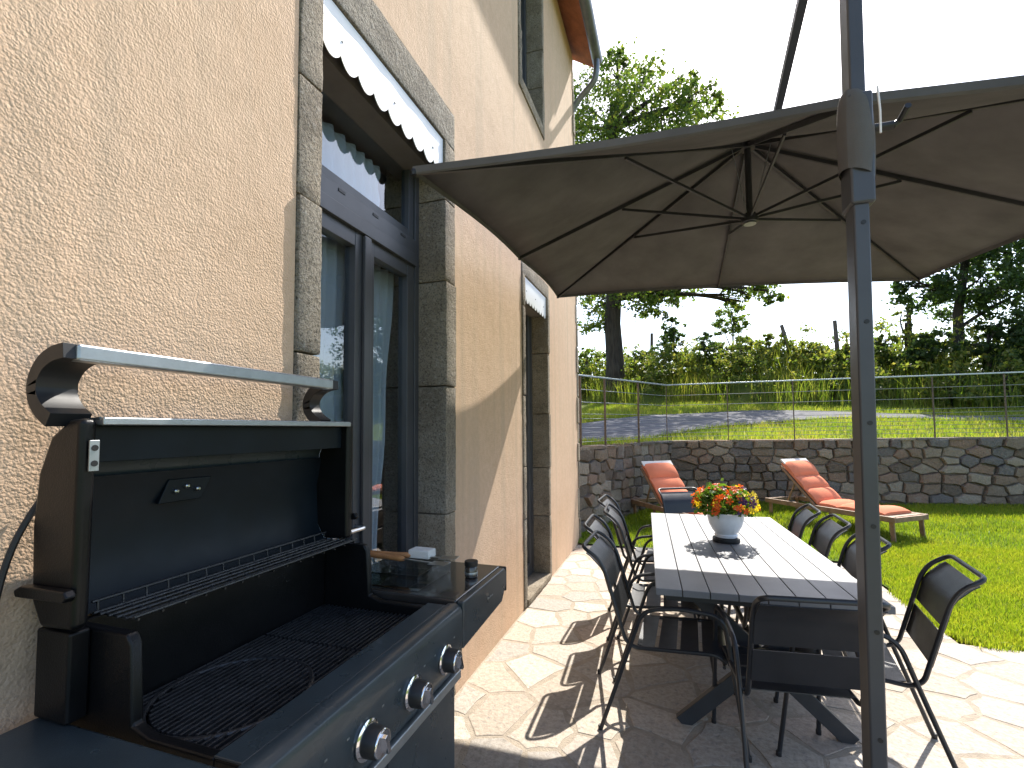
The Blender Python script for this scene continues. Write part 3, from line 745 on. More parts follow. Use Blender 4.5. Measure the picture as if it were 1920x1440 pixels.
# tree at the right edge
TB2 = at_y(1795, 650, 17.2); TB2 = (TB2.x, 17.2, up_z(TB2.x, 17.2)-.1)
bl = []
for x, y, dy, r, n in [(1730, 545, 0, .75, 520), (1775, 500, 0, .9, 650), (1800, 560, .5, .8, 520), (1840, 520, -.5, 1.0, 700), (1850, 450, 0, 1.1, 700), (1900, 480, .5, 1.1, 700), (1885, 560, 0, .9, 520), (1930, 540, 0, 1.1, 560), (1810, 420, 0, 1.2, 600), (1900, 390, 0, 1.3, 700), (1960, 440, 0, 1.3, 600),
                       (1760, 400, 0, 1.2, 450), (1850, 340, 0, 1.3, 500), (1940, 330, 0, 1.4, 500), (1705, 530, 0, .35, 120), (1690, 540, .2, .25, 70), (2000, 520, 0, 1.2, 450), (1720, 470, .3, .8, 300)]:
    bl.append((wp(x, y, 17.2+dy, TB2), (r, r, r*.8), int(n*1.7)))
tree('oak_tree', 'dark spreading tree at the right, partly cut off by the parasol', TB2, [(0, 0, -.2), (.05, 0, .9), (.1, .1, 1.8), (.25, 0, 3.0), (.5, 0, 4.6)], .16, bl, .13, 'leaf_dark')
# small round tree seen in the gap
TB3 = at_y(1372, 640, 27); TB3 = (TB3.x, 27, up_z(TB3.x, 27)-.1)
tree('small_tree', 'small round tree in the gap between the big crowns, beyond the hedge', TB3, [(0, 0, 0), (0, 0, 1.2), (.05, 0, 2.4)], .10,
     [(wp(1370, 598, 27, TB3), (.8, .8, .85), 700), (wp(1352, 612, 27, TB3), (.5, .5, .5), 280), (wp(1388, 610, 27, TB3), (.5, .5, .5), 280), (wp(1372, 580, 27, TB3), (.4, .4, .45), 220)], .16, 'leaf_tree')
def shrub(name, label, x, Y, ztop_px, wdt, n, mat, leaf=.11, cat='shrub', k=7):
    p = at_y(x, ztop_px, Y); bz = up_z(p.x, Y); h = max(.5, p.z-bz); base = (p.x, Y, bz-.05)
    bl = []
    for i in range(k):
        f = (i+.5)/k; zz = h*(.18+.72*f); rr = wdt*(1.05-.55*f)
        bl.append(((random.uniform(-.5, .5)*rr, random.uniform(-.4, .4)*rr, zz), (rr*.62, rr*.55, h*.17), int(n/k*(1.25-.5*f))))
    bl.append(((0, 0, h*.93), (wdt*.22, wdt*.22, h*.07), n//14))
    return tree(name, label, base, [(0, 0, 0), (0, 0, h*.35), (.02, 0, h*.75)], .05, bl, leaf, mat, cat)
shrub('conifer_shrub', 'dark pointed evergreen shrub right of the thick tree trunk', 1262, 20.6, 590, 1.15, 2600, 'leaf_dark', .12, k=9)
shrub('hedge_shrub', 'dark leafy shrub beside the thick tree trunk, left of the pointed evergreen', 1205, 20.8, 655, 1.3, 1900, 'leaf_dark', .12)
shrub('hedge_shrub', 'low shrub at the house corner under the big tree', 1100, 21.5, 650, 1.6, 1900, 'leaf_tree', .12)
shrub('hedge_shrub', 'dark broad shrub right of the pointed evergreen, behind the road bend', 1320, 20.2, 622, 1.3, 2300, 'leaf_dark', .12)
shrub('hedge_shrub', 'lighter green shrub below the small round tree', 1390, 19.6, 628, 1.3, 2300, 'leaf_bank', .12)
shrub('hedge_shrub', 'sunlit shrub left of the two leaning fence posts', 1440, 19.0, 625, 1.2, 2200, 'leaf_bank', .12)
shrub('hedge_shrub', 'shrub between the two leaning fence posts', 1515, 18.3, 640, 1.2, 2200, 'leaf_bank', .12)
shrub('hedge_shrub', 'pale shrub directly behind the parasol pole', 1600, 17.8, 640, 1.2, 1900, 'leaf_bank', .12)
shrub('hedge_shrub', 'bushy shrub just right of the parasol pole', 1660, 17.4, 625, 1.1, 2000, 'leaf_tree', .11)
shrub('young_tree', 'thin upright sapling right of the parasol pole', 1695, 17.6, 572, .5, 500, 'leaf_bank', .10, 'tree')
shrub('hedge_shrub', 'dark shrub at the foot of the right hand tree', 1745, 16.9, 620, 1.1, 2200, 'leaf_dark', .11)
shrub('hedge_shrub', 'large dark shrub in front of the right hand tree', 1850, 16.4, 600, 1.2, 2400, 'leaf_dark', .11)
shrub('hedge_shrub', 'dark shrub at the right edge of the picture', 1930, 15.8, 575, 1.2, 2400, 'leaf_dark', .11)
for x, Y, zt, lab in ((1340, 18.7, 720, 'low weedy bush where the road meets the bank'), (1560, 16.9, 690, 'low yellowish bush right of the leaning posts, below the hedge'), (1780, 15.4, 688, 'grassy low bush below the right hand tree'), (1885, 14.9, 680, 'low dark bush at the right foot of the bank')):
    shrub('bank_bush', lab, x, Y, zt, .9, 1200, 'leaf_bank', .10, 'bush', 4)
# far hedge mass that closes the horizon, beyond the individual shrubs
def hedge_mass():
    P = []
    for i in range(620):
        x = random.uniform(-12, 22); y = hedge_y(x)+random.uniform(.3, 4.5); z0 = up_z(x, y)
        h = random.uniform(.7, 1.75); r = random.uniform(.4, .85)
        P.append(blob((x, y, z0+h*.45), (r, r, h*.55), 150))
    stuff(leaves('hedgerow', np.concatenate(P), .115, 'leaf_bank'), 'tangled green hedgerow along the top of the bank', 'hedge')
hedge_mass()
for x, y0_, y1_, Y, ln, lab in ((1465, 608, 690, 18.6, -.18, 'left leaning wooden fence post in the hedge'), (1565, 601, 690, 18.2, -.03, 'upright wooden fence post just left of the parasol pole'), (1703, 570, 660, 17.9, .0, 'thin wooden fence post beside the sapling'), (1222, 625, 690, 21.0, .02, 'short dark fence post near the thick tree trunk')):
    a = at_y(x, y0_, Y); gz = up_z(a.x, Y); hh = a.z-gz
    o = MB().tube([(-ln*hh*-.6*0, 0, -.3), (ln*hh*-.15, 0, hh*.5), (ln*hh*.35*-1*-1 if False else 0, 0, hh)], [.075, .07, .06], 8).build('fence_post', 'old_wood', smooth=True)
    o.location = (a.x - ln*hh*.0, Y, gz); o.rotation_euler = (0, ln, 0)
    if ln: o.location.x -= math.sin(ln)*hh
    tag(o, lab, 'fence post', 'fence posts in the hedge')

# ================================================================== PARASOL
def parasol():
    PX, PY = .472, 1.52; LEAN = .012
    t = thing('cantilever_parasol', 'large taupe cantilever parasol on a dark square pole over the table', 'parasol', (PX, PY, 0))
    o = Vector((PX, PY, 0)); L = lambda p: Vector(p)-o
    # cross base weighted with slabs
    MB().box(-.52, .52, -.03, .03, 0, .045).box(-.03, .03, -.52, -.031, 0, .0445).box(-.03, .03, .031, .52, 0, .0445).build('cross_base', 'anthracite', t, bevel=.004)
    for sx in (-1, 1):
        for sy in (-1, 1): MB().box(sx*.05 if sx > 0 else -.49, .49 if sx > 0 else -.05, .05 if sy > 0 else -.49, .49 if sy > 0 else -.05, 0.001, .05).build('base_slab', 'flagstone', t, bevel=.004)
    pole = MB().box(-.019, .019, -.033, .033, .02, 3.34).build('pole', 'frame_grey', t, bevel=.006, seg=3); pole.rotation_euler.y = LEAN
    for z in (.75, 1.02, 1.29, 1.56, 1.83, 2.10):
        b = MB().lathe([(.0062, 0), (.0062, .001)], 12).build('bolt_hole', 'dark_plastic', pole); b.matrix_local = Matrix.Translation((.003, -.0332, z)) @ Matrix.Rotation(R(90), 4, 'X')
    NL, FL, FR = at_y(776, 316, 1.66), at_y(1046, 554, 4.78), at_y(1722, 521, 4.80)
    NR = NL+FR-FL
    mid = lambda a, b: (a+b)/2
    cor = {'NL': NL, 'FL': FL, 'FR': FR, 'NR': NR}
    hub = (NL+FL+FR+NR)/4
    hc = at_y(1400, 240, hub.y); top = Vector((hc.x, hub.y, hc.z)); top.z = min(top.z, 3.36)
    rim = [NL, mid(NL, FL), FL, mid(FL, FR), FR, mid(FR, NR), NR, mid(NR, NL)]
    c2 = Vector((hub.x, hub.y, 0))
    for i in (1, 3, 5, 7):        # side ribs end a little inside the straight edge
        d = (c2-Vector((rim[i].x, rim[i].y, 0))); rim[i] = rim[i]+d*.012+Vector((0, 0, .025))
    # canopy: 8 panels, each a small grid sagging between its ribs
    vs, fs = [], []; K = 8
    for i in range(8):
        a, b = rim[i], rim[(i+1) % 8]; base = len(vs)
        for j in range(K+1):
            f = .03+.97*j/K
            for k in range(K+1):
                g_ = k/K; e = a.lerp(b, g_); ein = (c2-Vector((e.x, e.y, 0)))*.02*math.sin(math.pi*g_)
                e = e+ein; p = top.lerp(e, f); p.z -= .035*math.sin(math.pi*g_)*math.sin(math.pi*min(1, f))*.9
                vs.append(L(p))
        for j in range(K):
            for k in range(K):
                q = base+j*(K+1)+k; fs.append((q, q+K+1, q+K+2, q+1))
    cn = raw('canopy', vs, fs, 'canopy_cloth', t, True)
    bm = bmesh.new(); bm.from_mesh(cn.data); bmesh.ops.remove_doubles(bm, verts=bm.verts, dist=.0008); bmesh.ops.recalc_face_normals(bm, faces=bm.faces); bm.to_mesh(cn.data); bm.free()
    cn.data.set_sharp_from_angle(angle=R(12))
    md = cn.modifiers.new('solid', 'SOLIDIFY'); md.thickness = .004
    # hem band along the rim
    hv, hf = [], []; ring = []
    for i in range(8):
        a, b = rim[i], rim[(i+1) % 8]
        for k in range(K):
            g_ = k/K; e = a.lerp(b, g_); ring.append(e+(c2-Vector((e.x, e.y, 0)))*.02*math.sin(math.pi*g_))
    n = len(ring)
    for e in ring:
        d = (c2-Vector((e.x, e.y, 0))).normalized()
        for off, dz in ((-.006, .008), (-.008, -.02), (.0, -.026), (.004, .006)): hv.append(L(e+d*off+Vector((0, 0, dz))))
    for i in range(n):
        j = (i+1) % n
        for k in range(4): hf.append((i*4+k, i*4+(k+1) % 4, j*4+(k+1) % 4, j*4+k))
    raw('hem', hv, hf, 'canopy_cloth', cn)
    # hub, runner, ribs and struts
    run = Vector((top.x, top.y, top.z-.50))
    MB().lathe([(.045, -.06), (.05, -.02), (.05, .02), (.03, .03)], 20, L(top)).build('hub', 'anthracite', t, smooth=True)
    MB().tube([L(top-Vector((0, 0, .05))), L(run)], .019, 12).build('mast_tube', 'anthracite', t, smooth=True)
    MB().lathe([(.03, -.035), (.048, -.03), (.05, .0), (.035, .025)], 20, L(run)).build('runner', 'anthracite', t, smooth=True)
    MB().lathe([(.036, 0), (.036, .006)], 20, L(run-Vector((0, 0, .0415)))).build('runner_cap', 'brushed', t, smooth=True)
    for i, e in enumerate(rim):
        s_ = top+(e-top).normalized()*.05-Vector((0, 0, .03)); en = e-Vector((0, 0, .016))
        rb = MB().bar(L(s_), L(en), .016, .024).build('rib', 'anthracite', t, bevel=.002)
        kx = s_.lerp(en, .46 if i % 2 == 0 else .50)-Vector((0, 0, .016))
        MB().bar(L(run+(Vector((e.x, e.y, 0))-c2).normalized()*.045), L(kx), .012, .018).build('strut', 'anthracite', rb, bevel=.002)
        MB().lathe([(.012, -.012), (.014, .0), (.010, .012)], 8, L(en)).build('rib_tip', 'dark_plastic', rb)
    for dx, dy in ((-.10, -.05), (.13, -.07)):
        MB().tube([L(top+Vector((dx, dy, -.04))), L(run+Vector((dx*.15, dy*.2, .02)))], .003, 5).build('cord', 'brushed', t)
    # arm from the pole head over the canopy to the crown
    ah = Vector((PX+LEAN*3.26, PY, 3.26)); ae = at_y(1453, 228, 2.78)
    MB().bar(L(ah+Vector((-.01, .03, 0))), L(ae), .034, .042).build('arm', 'frame_grey', t, bevel=.004)
    MB().bar(L(ae+Vector((.0, -.02, -.0))), L(top+Vector((0, 0, .06))), .03, .03).build('crown_link', 'frame_grey', t, bevel=.003)
    MB().box(-.032, .032, -.05, .05, 3.2, 3.345).build('arm_bracket', 'dark_plastic', t, bevel=.008).rotation_euler.y = LEAN
    MB().tube([L(top+Vector((0, 0, .09))), L(top)], .022, 12).build('hanger', 'anthracite', t, smooth=True)
    # sliding carriage with its cloth sleeve and crank
    cr = MB().box(-.026, .032, -.042, .042, 2.15, 2.46).build('carriage', 'frame_grey', t, bevel=.008, seg=3); cr.rotation_euler.y = LEAN
    sl = [(-.040, -.050), (.038, -.048), (.042, .044), (-.036, .048)]
    m2 = MB(); zz = [2.24, 2.32, 2.41, 2.49]; ex = [1.12, 1.22, 1.16, 1.0]
    for z_, k in zip(zz, ex): m2.v += [(a*k, b*k, z_+.018*(1 if a < 0 else -1)) for a, b in sl]
    for j in range(3): m2.f += [(j*4+i, j*4+(i+1) % 4, j*4+4+(i+1) % 4, j*4+4+i) for i in range(4)]
    m2.f.append((12, 13, 14, 15))
    so = m2.build('cloth_sleeve', 'canopy_cloth', t, smooth=True); so.rotation_euler.y = LEAN
    s2 = so.modifiers.new('sub', 'SUBSURF'); s2.levels = 2; s2.render_levels = 2
    MB().tube([(.036, -.01, 2.365), (.085, -.01, 2.365)], .012, 12).tube(fillet([(.085, -.01, 2.365), (.10, -.01, 2.375), (.10, -.06, 2.385)], .015), .008, 8).build('crank', 'dark_plastic', cr, smooth=True)
    MB().tube([(.040, -.046, 2.46), (.043, -.049, 2.39), (.043, -.048, 2.33)], .003, 5).build('tie_string', 'white_paint', t).rotation_euler.y = LEAN
parasol()

# ================================================================== TABLE AND CHAIRS
def table():
    ang = math.atan2(-.113, 2.193)          # the table is set slightly askew to the house
    ctr = Vector((.358, 3.70, 0)); t = thing('dining_table', 'long grey slatted garden table with crossed dark legs on the terrace', 'table', ctr, math.atan2(.113, 2.193))
    Wd, Ln, Z = 1.035, 2.24, .74; n = 8; pw = Wd/n
    for i in range(n):
        x0 = -Wd/2+i*pw
        MB().box(x0+.0018, x0+pw-.0018, -Ln/2, Ln/2, Z-.034, Z).build('plank', 'table_paint', t, bevel=.003)
    MB().box(-Wd/2+.05, Wd/2-.05, -Ln/2+.06, -Ln/2+.12, Z-.075, Z-.035).box(-Wd/2+.05, Wd/2-.05, Ln/2-.12, Ln/2-.06, Z-.075, Z-.035).box(-.03, .03, -Ln/2+.12, Ln/2-.12, Z-.075, Z-.035).build('under_frame', 'table_leg_paint', t, bevel=.003)
    for y in (-Ln/2+.20, Ln/2-.20):
        for s_, dy in ((1, -.022), (-1, .022)):
            MB().bar((-s_*.40, y+dy, .0), (s_*.36, y+dy, Z-.036), .04, .075, (0, 1, 0) if False else (s_*-.7, 0, .7)).build('cross_leg', 'table_leg_paint', t, bevel=.004)
    MB().tube([(0, -Ln/2+.2, .37), (0, Ln/2-.2, .37)], .016, 10).build('stretcher', 'table_leg_paint', t, smooth=True)
    return t
table()

def chair_proto(label, loc, rz):
    t = thing('armchair', label, 'chair', loc, rz, 'metal armchairs around the garden table')
    r = .0105; hw = .215
    # seat + back frame: one bent tube, top looped to the rear
    side = [(.235, .415), (.19, .447), (-.20, .425), (-.245, .455), (-.345, .80), (-.385, .865), (-.465, .915)]
    pts = [(x, -hw, z) for x, z in side] + [(x, hw, z) for x, z in reversed(side)]
    MB().tube(fillet(pts, .05), r, 9).build('seat_back_frame', 'chair_paint', t, smooth=True)
    for s_ in (-1, 1):
        y = s_*(hw+.024)
        p = [(-.375, y*1.04, .0), (-.215, y, .45), (-.155, y, .625), (.02, y, .655), (.225, y, .64), (.315, y*1.04, .0)]
        MB().tube(fillet(p, .07, 6), r, 9).build('side_frame', 'chair_paint', t, smooth=True)
        for q in (p[0], p[-1]): MB().lathe([(.0125, 0.0), (.0125, .02), (.0106, .024)], 9, (q[0]-(.008 if q[0] < 0 else -.003)*0, q[1], 0)).build('foot_cap', 'dark_plastic', t)
        MB().tube([(.21, s_*hw, .43), (.263, y, .43)], .008, 6).tube([(-.215, s_*(hw-.002), .447), (-.214, y, .452)], .008, 6).build('bracket', 'chair_paint', t)
    MB().tube([(.222, -hw-.02, .40), (.222, hw+.02, .40)], .008, 8).build('front_stretcher', 'chair_paint', t, smooth=True)
    # seat slats, front one rolled over
    segs = [((-.185, .430), (-.10, .428)), ((-.082, .427), (.005, .430)), ((.023, .431), (.110, .439)), ((.128, .442), (.242, .408))]
    for i, (a, b) in enumerate(segs):
        if i == 3: prof = [(.128, .443), (.165, .449), (.195, .449), (.222, .440), (.238, .420), (.244, .40)]
        else: prof = [(a[0], a[1]+.010), ((a[0]+b[0])/2, (a[1]+b[1])/2+.004), (b[0], b[1]+.010)]
        MB().sheet(prof, -hw+.004, hw-.004, .004).build('seat_slat', 'chair_paint', t, smooth=True)
    # back slats
    def bk(z): return -.245-(z-.455)*.29
    for z0, z1 in ((.52, .66), (.685, .84)):
        prof = []
        for k in range(7):
            z = z0+(z1-z0)*k/6; x = bk(z)-.012
            if z > .79: x -= (z-.79)**1.6*3.2
            prof.append((x, z))
        if z1 > .8: prof += [(prof[-1][0]-.026, .866), (prof[-1][0]-.05, .882)]
        MB().sheet(prof, -hw+.004, hw-.004, .004).build('back_slat', 'chair_paint', t, smooth=True)
    return t
# rear bar positions -> chair origins; chairs on the house side face +x
ch = chair_proto('metal armchair nearest the grill, house side of the table', (-.005, 2.78, 0), R(-2))
for (x, y, a, lab) in [(-.105, 3.36, 1, 'second metal armchair from the grill, house side of the table'),
                       (-.055, 3.92, 3, 'third metal armchair from the grill, house side of the table'),
                       (-.165, 4.42, -2, 'farthest metal armchair on the house side of the table'),
                       (.79, 2.80, 171, 'metal armchair nearest the camera on the lawn side, right of the pole'),
                       (.645, 3.33, 176, 'second metal armchair on the lawn side, partly behind the pole'),
                       (.62, 3.86, 178, 'third metal armchair on the lawn side of the table'),
                       (.575, 4.34, 177, 'farthest metal armchair on the lawn side of the table'),
                       (.455, 2.50, 97, 'metal armchair at the near table end with its back to the camera'),
                       (.245, 4.92, -62, 'metal armchair at the far table end, behind the flower pot')]:
    dup(ch, (x, y, 0), R(a), lab, 'metal armchairs around the garden table')

# flower pot on the table
pot_xy = (.345, 3.74)
p = thing('flower_pot', 'pale glazed flower pot on the garden table', 'pot', (*pot_xy, .741))
MB().lathe([(.088, 0), (.092, .006), (.090, .028), (.07, .03)], 32).build('saucer', 'dark_plastic', p, smooth=True)
MB().lathe([(.068, .031), (.074, .034), (.078, .050), (.072, .058), (.092, .085), (.112, .125), (.121, .165), (.124, .195), (.128, .20), (.128, .208), (.118, .208), (.112, .19)], 40).build('body', 'pot_glaze', p, smooth=True)
MB().lathe([(.11, .185), (.08, .192), (.01, .196)], 24).build('soil', 'soil', p)
fp = thing('flowering_plant', 'bushy red, orange and yellow flowers growing in the pale pot', 'flowers', (*pot_xy, .935))
P = blob((0, 0, .085), (.20, .20, .11), 1500); P = P[P[:, 2] > -.06]
leaves('foliage', P, .042, 'leaf_pot', fp)
mb = MB()
for i in range(26):
    a = random.uniform(0, 2*math.pi); e = Vector((math.cos(a)*random.uniform(.03, .19), math.sin(a)*random.uniform(.03, .19), random.uniform(.02, .18)))
    mb.tube([(e.x*.15, e.y*.15, -.01), (e.x*.5, e.y*.5, e.z*.7), e], .002, 4)
mb.build('stems', 'leaf_pot', fp)
def blossom_mesh(mat):
    vs, fs = [(0, 0, .002)], []
    for k in range(5):
        a = 2*math.pi*k/5; b = len(vs)
        for r_, da, z in ((.010, -.5, .004), (.021, -.42, .007), (.024, 0, .004), (.021, .42, .007), (.010, .5, .004)):
            vs.append((r_*math.cos(a+da), r_*math.sin(a+da), z))
        fs += [(0, b, b+1, b+2), (0, b+2, b+3, b+4)]
    me = bpy.data.meshes.new('blossom'); me.from_pydata(vs, [], fs); me.materials.append(MATS[mat]); return me
bms = {k: blossom_mesh(k) for k in ('petal_red', 'petal_yellow', 'petal_purple')}
for i in range(150):
    d = Vector((random.gauss(0, 1), random.gauss(0, 1), random.gauss(.25, .8))).normalized()
    if d.z < -.45: continue
    pos = Vector((d.x*.215, d.y*.215, .085+d.z*.115))*random.uniform(.92, 1.06)
    u = random.random()
    right = d.x > .35
    k = 'petal_yellow' if (right and u < .55) or u < .13 else ('petal_purple' if u > .93 or (right and u > .8) else 'petal_red')
    o = bpy.data.objects.new('blossom', bms[k]); link(o, fp); o.location = pos; s_ = random.uniform(.8, 1.3); o.scale = (s_, s_, s_)
    o.rotation_euler = (d+Vector((random.gauss(0, .3), random.gauss(0, .3), random.gauss(.2, .3)))).to_track_quat('Z', 'Y').to_euler()

# ================================================================== LOUNGERS
def lounger(loc, rz, lab, clab):
    """foot end at +x (local), head end at -x; near rail at y=0, far rail at y=.64"""
    t = thing('sun_lounger', lab, 'sun lounger', loc, rz, 'teak sun loungers on the lawn')
    Wd = .64; L = 1.92; zr = .30
    for y in (0, Wd): MB().box(-L, 0, y-.017, y+.017, zr-.035, zr+.035).build('side_rail', 'teak', t, bevel=.006)
    for q in (-.035, -L): MB().box(q, q+.035, .0175, Wd-.0175, zr-.034, zr+.03).build('end_rail', 'teak', t, bevel=.006)
    for x in (-.07, -1.28, -L+.07):
        for y in (.0, Wd): MB().bar((x+(.02 if x > -1 else 0), y+(.030 if y == 0 else -.030), -.02), (x, y+(.030 if y == 0 else -.030), zr+.02), .026, .055, (1, 0, 0)).build('leg', 'teak', t, bevel=.005)
    hx = -1.10
    x = -.06
    while x > hx: MB().box(x-.06, x, .018, Wd-.018, zr+.012, zr+.03).build('slat', 'teak', t); x -= .078
    a = R(44); bl = .78; d = Vector((-math.cos(a), 0, math.sin(a)))
    nn = Vector((math.sin(a), 0, math.cos(a)))
    bf = None
    for y in (.05, Wd-.05):
        p0 = Vector((hx, y, zr+.02)); 
        b_ = MB().bar(p0, p0+d*bl, .03, .032, nn).build('back_rail', 'teak', t, bevel=.004)
    k = .04
    while k < bl-.03:
        p0 = Vector((hx, .066, zr+.02))+d*k; q0 = Vector((hx, Wd-.066, zr+.02))+d*k
        MB().bar(p0, q0, .055, .016, nn).build('back_slat', 'teak', t); k += .076
    for y in (.08, Wd-.08): MB().bar((hx-.50, y, zr-.02), (hx-.33, y, zr+.34), .02, .02, (0, 1, 0)).build('back_prop', 'teak', t)
    # cushion: a thing of its own lying on the lounger
    c = thing('lounger_cushion', clab, 'cushion', loc, rz, 'orange lounger cushions')
    top = []; base = []
    def seg(p0, p1, n_, th):
        p0, p1 = Vector(p0), Vector(p1); dd = (p1-p0).normalized(); nv = Vector((-dd.z, 0, dd.x))
        if nv.z < 0: nv = -nv
        for j in range(n_): 
            f = j/n_; base.append((p0.lerp(p1, f), nv)); top.append(th*(.42+.58*math.sin(math.pi*f)**.5))
    z0 = zr+.032; B0 = Vector((hx+.015, 0, z0+.004))
    Pn = [Vector((-.16, 0, z0)), Vector((-.47, 0, z0)), Vector((-.78, 0, z0)), B0]
    # the foot-rest end stays bare timber; cushion starts short of it
    for a_, b_ in zip(Pn, Pn[1:]): seg(a_, b_, 8, .085)
    off = nn*.012
    Q = [B0+off+d*q for q in (0, .27, .50)]
    seg(Q[0], Q[1], 8, .085); seg(Q[1], Q[2], 8, .085)
    seg(Q[2], B0+off+d*.80, 12, .125)
    base.append((B0+off+d*.80, nn)); top.append(.05)
    vs, fs = [], []; M = 9; yl, yh = .05, Wd-.05
    for (bp, nv), th in zip(base, top):
        row = []
        for k in range(M):
            f = k/(M-1); e = math.sin(math.pi*f)**.28 if 0 < f < 1 else .0
            row.append(Vector((bp.x, yl+(yh-yl)*f, bp.z))+nv*th*(.45+.55*e))
        vs += [Vector((bp.x, yl, bp.z))]+row+[Vector((bp.x, yh, bp.z))]
    n = M+2; m = len(base)
    for i in range(m-1):
        for k in range(n): fs.append((i*n+k, i*n+(k+1) % n, (i+1)*n+(k+1) % n, (i+1)*n+k))
    fs += [tuple(range(n-1, -1, -1)), tuple((m-1)*n+k for k in range(n))]
    me = MB(); me.v = [tuple(v) for v in vs]; me.f = fs
    me.build('padding', 'cushion_cloth', c, smooth=True)
    # pale backing tape at the head end
    tp = B0+off+d*.80
    MB().bar(tp+Vector((0, .045, 0))+nn*.045, tp+Vector((0, Wd-.045, 0))+nn*.045, .10, .02, nn).build('head_tape', 'cushion_white', c, bevel=.004)
    return t
ld = Vector((.63, -.777)); LA = math.atan2(ld.y, ld.x)
lounger((2.62, 7.22, lawn_z(2.6, 7.3)), LA, 'teak sun lounger on the lawn behind the right row of chairs', 'orange cushion on the right hand lounger')
lounger((.42, 6.60, lawn_z(-.1, 7.0)-.01), LA-R(4), 'teak sun lounger on the lawn left of the table end', 'orange cushion on the left hand lounger')

